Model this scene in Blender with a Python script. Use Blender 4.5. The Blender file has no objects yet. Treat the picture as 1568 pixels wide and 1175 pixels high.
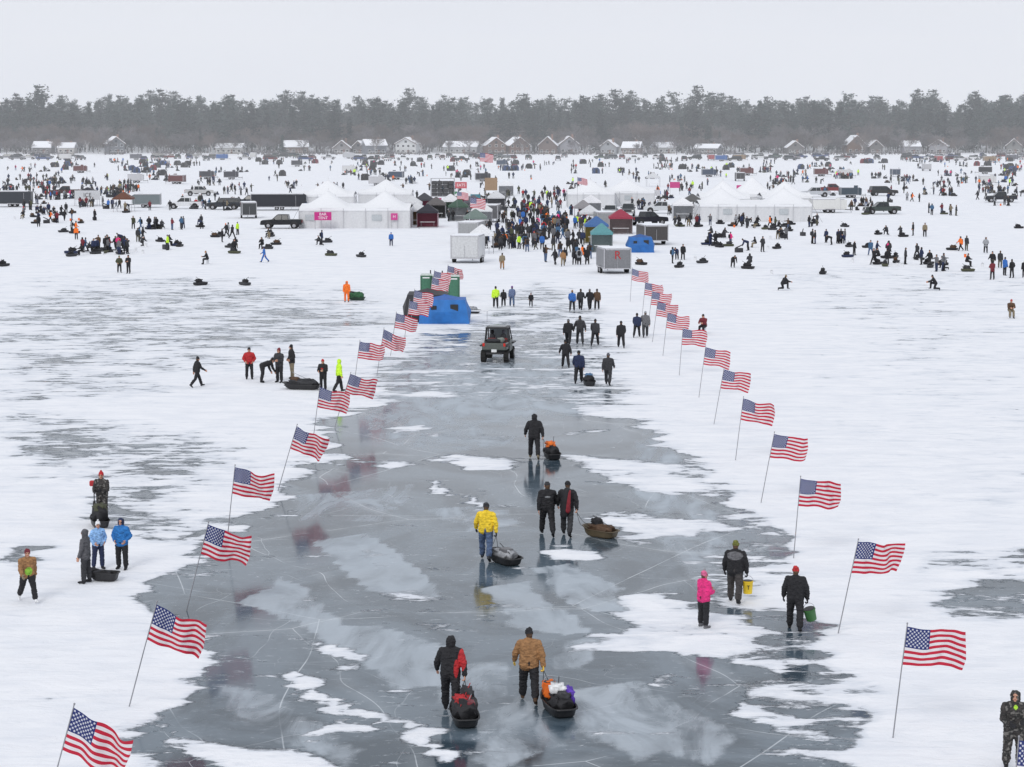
import bpy, math, random
import numpy as np
from mathutils import Vector, Matrix, noise

random.seed(7); RNG = np.random.default_rng(7)
scene = bpy.context.scene
COL = scene.collection
rad = math.radians

# ------------------------------------------------------------------ camera
H = 14.0; F = 3170.0; CX = 784.0; CY = 587.5; YH = 190.0
T = math.atan((CY - YH) / F)
cam_d = bpy.data.cameras.new("Camera"); cam = bpy.data.objects.new("Camera", cam_d); COL.objects.link(cam)
cam.location = (0, 0, H); cam.rotation_euler = (math.pi/2 - T, 0, 0)
cam_d.sensor_width = 36; cam_d.lens = F/1568*36; cam_d.clip_start = 0.5; cam_d.clip_end = 9000
scene.camera = cam
scene.view_settings.view_transform = 'Standard'; scene.view_settings.look = 'None'; scene.view_settings.exposure = 0

def G(px, py):
    """survey: position on the lake (z=0, metres) of a spot read off the photograph"""
    dx = px-CX; dy = py-CY
    s = H/(F*math.sin(T)+dy*math.cos(T))
    return (dx*s, (F*math.cos(T)-dy*math.sin(T))*s)

# ------------------------------------------------------------------ world / light
w = bpy.data.worlds.new("World"); scene.world = w; w.use_nodes = True
nt = w.node_tree; N = nt.nodes; L = nt.links
bg = N['Background']
sky = N.new('ShaderNodeTexSky'); sky.sky_type = 'NISHITA'; sky.sun_disc = False
sky.sun_elevation = rad(38); sky.sun_rotation = rad(200); sky.dust_density = 4
hs = N.new('ShaderNodeHueSaturation'); hs.inputs['Saturation'].default_value = 0.25
L.new(sky.outputs[0], hs.inputs['Color'])
tc = N.new('ShaderNodeTexCoord'); nz = N.new('ShaderNodeTexNoise'); nz.inputs['Scale'].default_value = 2.2; nz.inputs['Detail'].default_value = 3
mp = N.new('ShaderNodeMapping'); mp.inputs['Scale'].default_value = (1, 1, 4)
L.new(tc.outputs['Generated'], mp.inputs[0]); L.new(mp.outputs[0], nz.inputs['Vector'])
cr = N.new('ShaderNodeValToRGB')
cr.color_ramp.elements[0].position = .3; cr.color_ramp.elements[0].color = (.775, .805, .88, 1)
cr.color_ramp.elements[1].position = .7; cr.color_ramp.elements[1].color = (.835, .86, .92, 1)
L.new(nz.outputs[0], cr.inputs[0])
vm = N.new('ShaderNodeVectorMath'); vm.operation = 'SCALE'; vm.inputs['Scale'].default_value = 10
L.new(cr.outputs[0], vm.inputs[0])
mx = N.new('ShaderNodeMix'); mx.data_type = 'RGBA'; mx.inputs[0].default_value = 0.94
L.new(hs.outputs[0], mx.inputs[6]); L.new(vm.outputs[0], mx.inputs[7])
L.new(mx.outputs[2], bg.inputs[0]); bg.inputs[1].default_value = 0.1
sd = bpy.data.lights.new("sun", 'SUN'); sd.energy = 1.0; sd.angle = rad(20); sd.color = (1, .97, .93)
so = bpy.data.objects.new("sun", sd); COL.objects.link(so); so.rotation_euler = (rad(55), 0, rad(-20))

# ------------------------------------------------------------------ materials
MC = {}
def M(col, rough=.6, metal=0., var=.12, bump=0., scale=6., emis=0.):
    key = (tuple(round(c, 4) for c in col), rough, metal, var, bump, scale, emis)
    if key in MC: return MC[key]
    m = bpy.data.materials.new("mat_%d" % len(MC)); m.use_nodes = True
    n = m.node_tree.nodes; l = m.node_tree.links; p = n['Principled BSDF']
    p.inputs['Roughness'].default_value = rough; p.inputs['Metallic'].default_value = metal
    t = n.new('ShaderNodeTexCoord'); z = n.new('ShaderNodeTexNoise'); z.inputs['Scale'].default_value = scale; z.inputs['Detail'].default_value = 3
    l.new(t.outputs['Object'], z.inputs['Vector'])
    r = n.new('ShaderNodeValToRGB')
    r.color_ramp.elements[0].position = .3; r.color_ramp.elements[1].position = .7
    r.color_ramp.elements[0].color = tuple(c*(1-var) for c in col)+(1,)
    r.color_ramp.elements[1].color = tuple(min(1, c*(1+var)) for c in col)+(1,)
    l.new(z.outputs[0], r.inputs[0]); l.new(r.outputs[0], p.inputs['Base Color'])
    if bump:
        b = n.new('ShaderNodeBump'); b.inputs['Strength'].default_value = bump; b.inputs['Distance'].default_value = .03
        l.new(z.outputs[0], b.inputs['Height']); l.new(b.outputs[0], p.inputs['Normal'])
    MC[key] = m; return m

def cloth_mat():
    m = bpy.data.materials.new("clothing"); m.use_nodes = True
    n = m.node_tree.nodes; l = m.node_tree.links; p = n['Principled BSDF']
    a = n.new('ShaderNodeAttribute'); a.attribute_name = 'Col'
    t = n.new('ShaderNodeTexCoord'); z = n.new('ShaderNodeTexNoise'); z.inputs['Scale'].default_value = 9; z.inputs['Detail'].default_value = 5
    z.inputs['Distortion'].default_value = .6
    mp = n.new('ShaderNodeMapping'); mp.inputs['Scale'].default_value = (1, 1, 1.7)
    l.new(t.outputs['Object'], mp.inputs[0]); l.new(mp.outputs[0], z.inputs['Vector'])
    mr = n.new('ShaderNodeMapRange'); mr.inputs['From Min'].default_value = .3; mr.inputs['From Max'].default_value = .7
    mr.inputs['To Min'].default_value = .65; mr.inputs['To Max'].default_value = 1.4
    l.new(z.outputs[0], mr.inputs[0])
    v = n.new('ShaderNodeVectorMath'); v.operation = 'SCALE'
    l.new(a.outputs['Color'], v.inputs[0]); l.new(mr.outputs[0], v.inputs['Scale']); l.new(v.outputs[0], p.inputs['Base Color'])
    b = n.new('ShaderNodeBump'); b.inputs['Strength'].default_value = .8; b.inputs['Distance'].default_value = .05
    l.new(z.outputs[0], b.inputs['Height']); l.new(b.outputs[0], p.inputs['Normal'])
    p.inputs['Roughness'].default_value = .78
    return m
CLOTH = cloth_mat()

# ------------------------------------------------------------------ mesh helpers
def rings_capsule(p0, r0, p1, r1, seg=12):
    p0 = np.array(p0, float); p1 = np.array(p1, float)
    ax = p1-p0; ln = np.linalg.norm(ax)
    ax = ax/ln if ln > 1e-6 else np.array([0, 0, 1.])
    t = np.array([1., 0, 0]) if abs(ax[0]) < .8 else np.array([0, 1., 0])
    u = np.cross(ax, t); u /= np.linalg.norm(u); v = np.cross(ax, u)
    V = [p0-ax*r0]; rings = 0
    for P, R, phis in ((p0, r0, (-60, -30, 0)), (p1, r1, (0, 30, 60))):
        for ph in phis:
            c = math.cos(rad(ph))*R; s = math.sin(rad(ph))*R
            for k in range(seg):
                a = 2*math.pi*k/seg
                V.append(P+ax*s+u*math.cos(a)*c+v*math.sin(a)*c)
            rings += 1
    V.append(p1+ax*r1)
    Fc = []
    for k in range(seg): Fc.append((0, 1+(k+1) % seg, 1+k))
    for r in range(rings-1):
        a = 1+r*seg; b = a+seg
        for k in range(seg):
            k2 = (k+1) % seg; Fc.append((a+k, a+k2, b+k2, b+k))
    e = len(V)-1; a = 1+(rings-1)*seg
    for k in range(seg): Fc.append((a+k, a+(k+1) % seg, e))
    return V, Fc

def join_geo(lst):
    V = []; Fc = []
    for v, f in lst:
        o = len(V); V.extend(v); Fc.extend(tuple(i+o for i in q) for q in f)
    return V, Fc

def voxel(V, Fc, size, smooth=2):
    me = bpy.data.meshes.new("tmp"); me.from_pydata([tuple(map(float, v)) for v in V], [], Fc); me.update()
    ob = bpy.data.objects.new("tmp", me); COL.objects.link(ob)
    r = ob.modifiers.new("r", 'REMESH'); r.mode = 'VOXEL'; r.voxel_size = size; r.adaptivity = 0
    if smooth:
        s = ob.modifiers.new("s", 'SMOOTH'); s.factor = .5; s.iterations = smooth
    dg = bpy.context.evaluated_depsgraph_get(); dg.update()
    m2 = bpy.data.meshes.new_from_object(ob.evaluated_get(dg))
    n = len(m2.vertices); co = np.empty(n*3); m2.vertices.foreach_get('co', co); co = co.reshape(-1, 3)
    nr = np.empty(n*3); m2.vertices.foreach_get('normal', nr); nr = nr.reshape(-1, 3)
    fc = [tuple(p.vertices) for p in m2.polygons]
    bpy.data.objects.remove(ob); bpy.data.meshes.remove(me); bpy.data.meshes.remove(m2)
    return co, nr, fc

# ------------------------------------------------------------------ hands
def build_hand(curl):
    g = []
    for y in (-.030, -.010, .010, .030):
        g.append(rings_capsule((0, y*.8, -.005), .017, (0, y, -.085), .0155, 8))
    for i, (y, ln) in enumerate(((.033, .072), (.011, .082), (-.011, .076), (-.033, .06))):
        p = np.array([0, y, -.085]); a = 0
        for s, fr in ((curl*.6, .45), (curl, .32), (curl*.8, .25)):
            a += s; d = np.array([-math.sin(a), y*.6, -math.cos(a)]); q = p+d*ln*fr
            g.append(rings_capsule(p, .0105, q, .0095, 8)); p = q
    p = np.array([0, .03, -.02]); q = np.array([-.012, .058, -.052]); r = np.array([-.026, .068, -.082])
    g.append(rings_capsule(p, .015, q, .0125, 8)); g.append(rings_capsule(q, .0125, r, .0105, 8))
    V, Fc = join_geo(g)
    co, nr, fc = voxel(V, Fc, .0062, 1)
    return co, fc
HAND = {'relax': build_hand(.35), 'grip': build_hand(1.15)}

# ------------------------------------------------------------------ people
BLACK = (.013, .013, .016); CHAR = (.032, .033, .038); GREY = (.13, .13, .14); LGREY = (.3, .31, .33); TAN = (.30, .155, .065)
KHAKI = (.22, .18, .12); RED = (.42, .02, .025); PINK = (.72, .03, .2); YEL = (.78, .55, .03); NEON = (.55, .85, .04)
BLUE = (.03, .13, .42); LBLUE = (.25, .45, .75); NAVY = (.015, .025, .07); ORANGE = (.85, .17, .02); GREEN = (.03, .12, .05)
WHITE = (.75, .76, .78); DENIM = (.07, .11, .2); OLIVE = (.06, .065, .035); BROWN = (.09, .05, .028); SKIN = (.55, .3, .21); CAMO = 'camo'
PURPLE = (.15, .04, .25); MAROON = (.16, .02, .03)

POSES = {
 'stand': dict(L=(3, 3), R=(-3, 3), aL=(6, 11, 14), aR=(2, 11, 18)),
 'standp': dict(L=(4, 6), R=(-2, 2), aL=(18, 14, 75), aR=(12, 12, 70)),
 'walk1': dict(L=(26, 8), R=(-20, 22), aL=(-22, 13, 18), aR=(24, 12, 32), lean=5),
 'walk2': dict(L=(-20, 22), R=(26, 8), aL=(24, 13, 32), aR=(-22, 12, 18), lean=5),
 'pullR': dict(L=(20, 8), R=(-16, 20), aL=(14, 24, 24), aR=(-22, 22, 6), lean=9, gR=1),
 'pullL': dict(L=(-16, 20), R=(20, 8), aL=(-24, 22, 6), aR=(14, 22, 24), lean=9, gL=1),
 'carryR': dict(L=(18, 8), R=(-14, 18), aL=(8, 20, 20), aR=(2, 20, 6), lean=3, gR=1),
 'pocket': dict(L=(2, 2), R=(-4, 4), aL=(-12, 26, 62), aR=(-12, 26, 62), inn=1),
 'bend': dict(L=(8, 18), R=(-4, 10), aL=(10, 4, 15), aR=(18, 6, 10), lean=72, hb=-.3),
 'kneel': dict(L=(20, 110), R=(95, 95), aL=(40, 8, 35), aR=(45, 8, 30), lean=30),
 'sit': dict(L=(80, 82), R=(84, 78), aL=(35, 8, 55), aR=(38, 8, 45), lean=16),
 'point': dict(L=(5, 3), R=(-5, 3), aL=(5, 10, 20), aR=(70, 15, 20)),
}

def make_person(jacket, pants, hat, head='beanie', pose='stand', vox=.016, boots=BLACK, gloves=None, female=False, bulk=1.,
                hem=.0, detail=True, skin=SKIN, hair=None, overlays=(), backpack=None, pom=None, turn=0., wr=.011, seed=0, dark=1.):
    P = POSES[pose]; caps = []
    l = rad(P.get('lean', 1)); u = np.array([0, math.sin(l), math.cos(l)]); fw = np.array([0, math.cos(l), -math.sin(l)])
    X = np.array([1., 0, 0]); O = np.zeros(3)
    sw = .178 if not female else .155
    def A(p0, r0, p1, r1, c): caps.append((np.array(p0, float), r0, np.array(p1, float), r1, c))
    low = 0; feet = []
    for side, key in ((-1, 'L'), (1, 'R')):
        a, k = P[key]; a = rad(a); k = rad(k)
        hip = O+X*side*.098
        sp = .035*side
        knee = hip+np.array([sp, math.sin(a)*.43, -math.cos(a)*.43])
        an = knee+np.array([sp*.3, math.sin(a-k)*.41, -math.cos(a-k)*.41])
        A(hip, .112*bulk, knee, .082*bulk, pants); A(knee, .080*bulk, an+(knee-an)*.18, .078*bulk, pants)
        A(an+(knee-an)*.3, .066*bulk, an, .058, boots)
        fp = a-k if abs(a-k) > .6 else (a-k)*.5
        fd = np.array([.12*side, math.cos(fp), math.sin(fp)]); dn = np.array([0, math.sin(fp), -math.cos(fp)])
        heel = an+dn*.045-fd*.03; toe = an+dn*.05+fd*.155
        A(heel, .046, toe, .042, boots); A(an, .055, heel+fd*.08, .05, boots)
        low = min(low, (an+dn*.095)[2], heel[2]-.046, toe[2]-.042, knee[2]-.075*bulk)
        feet.append(an)
    # torso
    A(-X*.06, .125*bulk, X*.06, .125*bulk, pants)
    jb = 1.0*bulk
    for s in (-1, 1):
        A(X*s*.08-u*hem+u*.01, .135*jb, X*s*.075+u*.22, .125*jb, jacket)
        A(X*s*.075+u*.22, .125*jb, X*s*.098+u*.40, .122*jb, jacket)
    A(u*.1+fw*.02, .13*jb, u*.38+fw*.015, .13*jb, jacket)
    A(X*-sw+u*.455, .080*jb, X*0+u*.50, .088, jacket); A(X*sw+u*.455, .080*jb, X*0+u*.50, .088, jacket)
    info = {}
    hands = []
    for side, key in ((-1, 'aL'), (1, 'aR')):
        b, c, e = P[key]; b = rad(b); c = rad(c); e = rad(e); inn = P.get('inn', 0)
        sh = X*side*(sw+.018)+u*.455
        d = np.array([side*math.sin(c), math.cos(c)*math.sin(b), -math.cos(c)*math.cos(b)])
        el = sh+d*.285
        be = b+e; si = (-.45 if inn or e > rad(40) else math.sin(c)*.25)*side
        d2 = np.array([si, math.sin(be), -math.cos(be)]); d2 /= np.linalg.norm(d2)
        wr_ = el+d2*.235
        A(sh, .084*jb, el, .067*jb, jacket); A(el, .068*jb, wr_, .052*jb, jacket)
        fr = np.array([0, math.cos(be), math.sin(be)]); fr -= d2*fr.dot(d2); fr /= np.linalg.norm(fr)
        hands.append((side, wr_+d2*.012, d2, fr, P.get('g'+key[1], 0)))
        if not detail: A(wr_, .045, wr_+d2*.10, .036, gloves or skin)
        info['hand'+key[1]] = wr_+d2*.11
    # neck & head
    tn = rad(turn); ht = P.get('lean', 0)*.45
    hu = np.array([0, math.sin(rad(ht)), math.cos(rad(ht))]); hf = np.array([math.sin(tn), math.cos(tn)*math.cos(rad(ht)), -math.sin(rad(ht))])
    hf /= np.linalg.norm(hf); hx = np.cross(hf, hu)
    nk = u*.54; hc = nk+hu*.135+fw*.02
    A(u*.48, .075, nk+hu*.04, .062, jacket if head != 'hair' else skin)
    A(u*.50-fw*.015, .100, u*.535-fw*.01, .085, jacket)
    A(hc-hu*.035+hf*.012, .072, hc+hu*.03, .090, skin); A(hc-hu*.075+hf*.045, .038, hc-hu*.03+hf*.03, .06, skin)
    if head == 'beanie':
        A(hc+hu*.045-hf*.012, .099, hc+hu*.075-hf*.02, .085, hat); A(hc-hf*.035-hu*.03, .075, hc-hf*.03, .08, hair or BROWN)
        if pom: A(hc+hu*.17, .035, hc+hu*.18, .035, pom)
    elif head == 'hood':
        A(hc+hu*.03-hf*.03, .115, hc-hu*.06-hf*.03, .105, jacket if hat is None else hat); A(hc-hu*.11-hf*.02, .1, nk, .09, jacket)
    elif head == 'cap':
        A(hc+hu*.045-hf*.01, .096, hc+hu*.06-hf*.01, .088, hat); A(hc+hu*.04+hf*.09, .03, hc+hu*.035+hf*.14, .018, hat)
        A(hc-hf*.035-hu*.04, .076, hc-hf*.03, .08, hair or BROWN)
    elif head == 'hair':
        A(hc+hu*.03-hf*.018, .1, hc-hu*.05-hf*.04, .085, hair or BROWN)
    if backpack:
        A(X*-.07-fw*.19+u*.12, .1, X*-.07-fw*.19+u*.4, .09, backpack); A(X*.07-fw*.19+u*.12, .1, X*.07-fw*.19+u*.4, .09, backpack)
    geo = [rings_capsule(c[0], c[1], c[2], c[3], 12) for c in caps]
    V, Fc = join_geo(geo)
    co, nr, fc = voxel(V, Fc, vox, 3 if vox < .03 else 1)
    # colour by nearest body part
    best = np.full(len(co), 1e9); idx = np.zeros(len(co), int)
    for i, (p0, r0, p1, r1, c) in enumerate(caps):
        ab = p1-p0; q = ab.dot(ab)
        t = np.clip(((co-p0)@ab)/q, 0, 1) if q > 1e-9 else np.zeros(len(co))
        dd = np.linalg.norm(co-(p0+t[:, None]*ab), axis=1)-(r0+(r1-r0)*t)
        m = dd < best; best[m] = dd[m]; idx[m] = i
    cols = np.ones((len(co), 4)); camo_c = [(.10, .085, .06), (.03, .035, .028), (.24, .21, .17), (.06, .075, .04)]
    if dark < 1: camo_c = [(.045, .04, .038), (.015, .015, .015), (.17, .16, .15), (.03, .03, .028)]
    base = np.array([(0.1, .1, .1) if c[4] == 'camo' else c[4] for c in caps]); cols[:, :3] = base[idx]
    camo = [i for i, c in enumerate(caps) if c[4] == 'camo']
    if camo:
        for j in np.nonzero(np.isin(idx, camo))[0]:
            v = noise.noise(Vector(co[j]*13))+.35*noise.noise(Vector(co[j]*31))
            cols[j, :3] = camo_c[0] if v < -.15 else camo_c[1] if v < .08 else camo_c[3] if v < .28 else camo_c[2]
    isj = np.array([c[4] == jacket for c in caps])[idx]
    for (pt, r, oc) in overlays:
        d = np.linalg.norm((co-np.array(pt))/np.array(r), axis=1); cols[(d < 1) & isj, :3] = oc
    if detail and wr:
        n2 = np.array([noise.noise(Vector((c[0]*14+seed, c[1]*14, c[2]*24)))+.5*noise.noise(Vector((c[0]*34, c[1]*34+seed, c[2]*50))) for c in co])
        sk = np.array([c[4] == skin for c in caps])[idx]
        n2[sk] = 0
        co = co+nr*(n2*wr)[:, None]
    allV = [co]; allF = list(fc); allC = [cols]; off = len(co)
    def extra(v, f, c):
        nonlocal off
        v = np.array(v); allV.append(v); allF.extend(tuple(i+off for i in q) for q in f)
        cc = np.ones((len(v), 4)); cc[:, :3] = c; allC.append(cc); off += len(v)
    if detail:
        for side, wp, d2, fr, grip in hands:
            hv, hfc = HAND['grip' if grip else 'relax']
            sc = 1.2 if gloves else 1.05
            nrm = np.cross(d2, fr)*side  # outward
            if nrm.dot(X*side) < 0: nrm = -nrm
            Rm = np.stack([nrm, fr, -d2], axis=0)
            v = (hv*sc)@Rm+wp
            f = hfc if np.linalg.det(Rm) > 0 else [q[::-1] for q in hfc]
            extra(v, f, gloves or skin)
        # face
        g = rings_capsule(hc+hf*.085+hu*.018, .009, hc+hf*.105-hu*.018, .015, 8); extra(g[0], g[1], skin)
        for s in (-1, 1):
            g = rings_capsule(hc+hx*s*.032+hf*.082+hu*.014, .012, hc+hx*s*.034+hf*.082+hu*.014, .012, 8); extra(g[0], g[1], (.04, .03, .025))
            g = rings_capsule(hc+hx*s*.018+hf*.088+hu*.032, .006, hc+hx*s*.045+hf*.078+hu*.032, .005, 6); extra(g[0], g[1], BROWN)
            if head in ('cap', 'hair'):
                g = rings_capsule(hc+hx*s*.088+hu*.02, .012, hc+hx*s*.086-hu*.025, .010, 8); extra(g[0], g[1], skin)
        g = rings_capsule(hc-hx*.022+hf*.078-hu*.05, .008, hc+hx*.022+hf*.078-hu*.05, .008, 8); extra(g[0], g[1], (.3, .08, .07))
    V = np.concatenate(allV); C = np.concatenate(allC)
    V[:, 2] -= low
    for k in info: info[k] = info[k]-np.array([0, 0, low])
    me = bpy.data.meshes.new("figure"); me.from_pydata(V.tolist(), [], allF)
    ca = me.color_attributes.new(name='Col', type='FLOAT_COLOR', domain='POINT'); ca.data.foreach_set('color', C.ravel())
    me.polygons.foreach_set('use_smooth', [True]*len(me.polygons)); me.materials.append(CLOTH); me.update()
    info['h'] = V[:, 2].max()
    return me, info

# ------------------------------------------------------------------ object builder
class B:
    def __init__(s, name): s.name = name; s.parts = {}; s.cur = 'body'; s.texts = []
    def part(s, n): s.cur = n; return s
    def add(s, V, Fc, mat, smooth=False):
        p = s.parts.setdefault(s.cur, dict(V=[], F=[], I=[], M=[], S=[]))
        o = len(p['V']); p['V'].extend(tuple(map(float, v)) for v in V)
        if mat not in p['M']: p['M'].append(mat)
        k = p['M'].index(mat)
        for q in Fc: p['F'].append(tuple(i+o for i in q)); p['I'].append(k); p['S'].append(smooth)
    def box(s, c, sz, mat, tx=1., ty=1., rz=0., bev=0.):
        x, y, z = (a/2 for a in sz); V = []
        ca, sa = math.cos(rz), math.sin(rz)
        if bev:
            b = bev; prof = []
            for (sx, sy) in ((1, 1), (-1, 1), (-1, -1), (1, -1)):
                if sx == sy: prof += [(sx*x, sy*(y-b)), (sx*(x-b), sy*y)] 
                else: prof += [(sx*(x-b), sy*y), (sx*x, sy*(y-b))]
            n = 8
            lev = [(-z, -b), (-z+b, 0), (z-b, 0), (z, -b)]
            for zz, ins in lev:
                for (a, d) in prof:
                    fx = (x+ins)/x; fy = (y+ins)/y
                    tt = (zz+z)/(2*z); a2 = a*fx*(1+(tx-1)*tt); d2 = d*fy*(1+(ty-1)*tt)
                    V.append((c[0]+a2*ca-d2*sa, c[1]+a2*sa+d2*ca, c[2]+zz))
            Fc = [tuple(range(n-1, -1, -1)), tuple(range(3*n, 4*n))]
            for r in range(3):
                for k in range(n): Fc.append((r*n+k, r*n+(k+1) % n, (r+1)*n+(k+1) % n, (r+1)*n+k))
            s.add(V, Fc, mat); return
        for zz, fx, fy in ((-z, 1, 1), (z, tx, ty)):
            for (a, d) in ((-x, -y), (x, -y), (x, y), (-x, y)):
                a *= fx; d *= fy; V.append((c[0]+a*ca-d*sa, c[1]+a*sa+d*ca, c[2]+zz))
        s.add(V, [(3, 2, 1, 0), (4, 5, 6, 7), (0, 1, 5, 4), (1, 2, 6, 5), (2, 3, 7, 6), (3, 0, 4, 7)], mat)
    def cyl(s, p0, p1, r0, mat, r1=None, seg=10, cap=True, smooth=True):
        r1 = r0 if r1 is None else r1
        p0 = np.array(p0, float); p1 = np.array(p1, float); ax = p1-p0; ax /= np.linalg.norm(ax)
        t = np.array([1., 0, 0]) if abs(ax[0]) < .8 else np.array([0, 1., 0]); u = np.cross(ax, t); u /= np.linalg.norm(u); v = np.cross(ax, u)
        V = []
        for P, R in ((p0, r0), (p1, r1)):
            for k in range(seg): a = 2*math.pi*k/seg; V.append(P+u*math.cos(a)*R+v*math.sin(a)*R)
        Fc = [(k, (k+1) % seg, seg+(k+1) % seg, seg+k) for k in range(seg)]
        s.add(V, Fc, mat, smooth)
        if cap: s.add(V, [tuple(range(seg-1, -1, -1)), tuple(range(seg, 2*seg))], mat)
    def cap(s, p0, r0, p1, r1, mat, seg=10):
        v, f = rings_capsule(p0, r0, p1, r1, seg); s.add(v, f, mat, True)
    def prism(s, prof, y0, y1, mat, tf=None):
        n = len(prof); V = [(x, y0, z) for x, z in prof]+[(x, y1, z) for x, z in prof]
        s.add(V, [tuple(range(n)), tuple(range(2*n-1, n-1, -1))]+[(k, n+k, n+(k+1) % n, (k+1) % n) for k in range(n)], mat)
    def blob(s, c, sz, mat, seed=0, amp=.18):
        V = []; nu, nv = 14, 9
        for i in range(nv+1):
            ph = math.pi*i/nv
            for j in range(nu):
                th = 2*math.pi*j/nu; d = Vector((math.sin(ph)*math.cos(th), math.sin(ph)*math.sin(th), math.cos(ph)))
                k = 1+amp*noise.noise(d*2.2+Vector((seed*3.7, 0, 0)))*2
                sgn = [math.copysign(abs(q)**.7, q) for q in d]
                V.append([c[a]+sz[a]/2*sgn[a]*k for a in range(3)])
        Fc = [(i*nu+j, (i+1)*nu+j, (i+1)*nu+(j+1) % nu, i*nu+(j+1) % nu) for i in range(nv) for j in range(nu)]
        s.add(V, Fc, mat, True)
    def text(s, txt, loc, size, mat, rotz=0.): s.texts.append((txt, loc, size, mat, rotz))
    def build(s, loc=(0, 0, 0), rz=0., sc=1., parent=None):
        if len(loc) == 2: loc = (loc[0], loc[1], 0)
        obs = []
        for pn, p in s.parts.items():
            me = bpy.data.meshes.new(s.name+"_"+pn); me.from_pydata(p['V'], [], p['F'])
            for m in p['M']: me.materials.append(m)
            me.polygons.foreach_set('material_index', p['I']); me.polygons.foreach_set('use_smooth', p['S']); me.update()
            obs.append((pn, me))
        if len(obs) == 1 and not s.texts:
            o = bpy.data.objects.new(s.name, obs[0][1]); COL.objects.link(o); root = o
        else:
            root = bpy.data.objects.new(s.name, None); COL.objects.link(root)
            for pn, me in obs:
                o = bpy.data.objects.new(pn, me); COL.objects.link(o); o.parent = root
            for (t, lc, sz, m, r) in s.texts:
                c = bpy.data.curves.new("lettering", 'FONT'); c.body = t; c.size = sz; c.align_x = 'CENTER'; c.align_y = 'CENTER'; c.extrude = .005
                c.materials.append(m); o = bpy.data.objects.new("lettering", c); COL.objects.link(o); o.parent = root
                o.location = lc; o.rotation_euler = (math.pi/2, 0, r)
        root.location = loc; root.rotation_euler = (0, 0, rz); root.scale = (sc, sc, sc)
        if parent: root.parent = parent
        return root

def place(name, me, loc, rz=0, sc=1., parent=None, z=0.):
    o = bpy.data.objects.new(name, me); COL.objects.link(o); o.location = (loc[0], loc[1], z); o.rotation_euler = (0, 0, rz); o.scale = (sc,)*3
    if parent: o.parent = parent
    return o

BLK = M((.02, .02, .022), .5); RUB = M((.018, .018, .018), .85); GLASS = M((.02, .025, .03), .12, 0, .1); STEEL = M((.4, .4, .42), .4, .8)
WHT = M((.78, .79, .8), .6); SNOWM = M((.84, .86, .9), .8, 0, .04, .3, 2)

# ------------------------------------------------------------------ hero figures
SC = math.pi/180
def hero(px, yf, yt, rot, hcap=(1.62, 1.92), name='ice_fisher', **kw):
    x, y = G(px, yf)
    h = (yf-yt)/(yf-YH)*H*1.0
    h = max(hcap[0], min(hcap[1], h))
    d = y; kw['bulk'] = kw.get('bulk', 1.)*1.07
    kw.setdefault('turn', ((px*37) % 50)-25)
    vox = .015 if d < 75 else .02 if d < 120 else .026
    me, info = make_person(vox=vox, seed=px, wr=.018 if d < 120 else 0, **kw)
    upright = {'kneel': 1.2, 'sit': 1.3, 'bend': 1.2}.get(kw.get('pose'), None)
    s = h/info['h'] if upright is None else 1.0
    o = place(name, me, (x, y), rot*SC, s)
    R = Matrix.Rotation(rot*SC, 4, 'Z')
    info['wR'] = Vector((x, y, 0))+R@Vector(info['handR']*s); info['wL'] = Vector((x, y, 0))+R@Vector(info['handL']*s)
    return o, info

def rope(a, b, name='tow_rope', r=.008, sag=.12, m=None):
    g = B(name); a = Vector(a); b = Vector(b); pr = a
    for i in range(1, 9):
        t = i/8; p = a.lerp(b, t); p.z -= sag*math.sin(math.pi*t)*1.0; p.z = max(p.z, .02)
        g.cyl(pr, p, r, m or BLK, seg=5, cap=False); pr = p
    return g.build()

def sled(loc, rz, items=(), col=(.02, .02, .022), ln=1.35, wd=.62, name='cargo_sled', rim=None):
    g = B(name).part('tub'); n = 28; m = M(col, .45, 0, .15); V = []
    def out(f, z, k=1.):
        for i in range(n):
            a = 2*math.pi*i/n; c, s_ = math.cos(a), math.sin(a)
            x = math.copysign(abs(c)**.45, c)*wd/2*f; y = math.copysign(abs(s_)**.5, s_)*ln/2*f
            t = max(0, y/(ln/2)-.45)
            V.append((x*(1-t*.25), y, z+t*.16))
    for f, z in ((.80, .02), (.88, .06), (1.0, .27), (1.06, .275), (1.07, .245), (1.055, .262), (.97, .262), (.82, .05)): out(f, z)
    Fc = [tuple(range(n-1, -1, -1))]+[(r*n+k, r*n+(k+1) % n, (r+1)*n+(k+1) % n, (r+1)*n+k) for r in range(7) for k in range(n)]+[tuple(range(7*n, 8*n))]
    g.add(V, Fc, m, False)
    for i, it in enumerate(items):
        kind, c, p, sz = it[:4]; g.part('gear_%d' % i)
        if kind == 'blob': g.blob(p, sz, M(c, .7, 0, .3, .4, 9), i, .3)
        elif kind == 'bucket': bucket_geo(g, p, c)
        elif kind == 'box': g.box(p, sz, M(c, .5), .95, .95, bev=.02)
        elif kind == 'rod': g.cyl(p, sz, .012, M(c, .5), seg=6)
    return g.build(loc, rz)

def bucket_geo(g, p, c, r=.15, h=.36, handle=True):
    m = M(c, .5, 0, .08)
    g.cyl((p[0], p[1], p[2]), (p[0], p[1], p[2]+h), r*.85, m, r, 16)
    g.cyl((p[0], p[1], p[2]+h-.04), (p[0], p[1], p[2]+h-.02), r*1.06, m, seg=16)
    g.cyl((p[0], p[1], p[2]+h), (p[0], p[1], p[2]+h+.01), r*.9, BLK, seg=16)
    if handle:
        pr = None
        for i in range(9):
            a = math.pi*i/8; q = (p[0]+r*math.cos(a), p[1], p[2]+h-.02+r*1.1*math.sin(a))
            if pr: g.cyl(pr, q, .006, STEEL, seg=5, cap=False)
            pr = q

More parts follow.
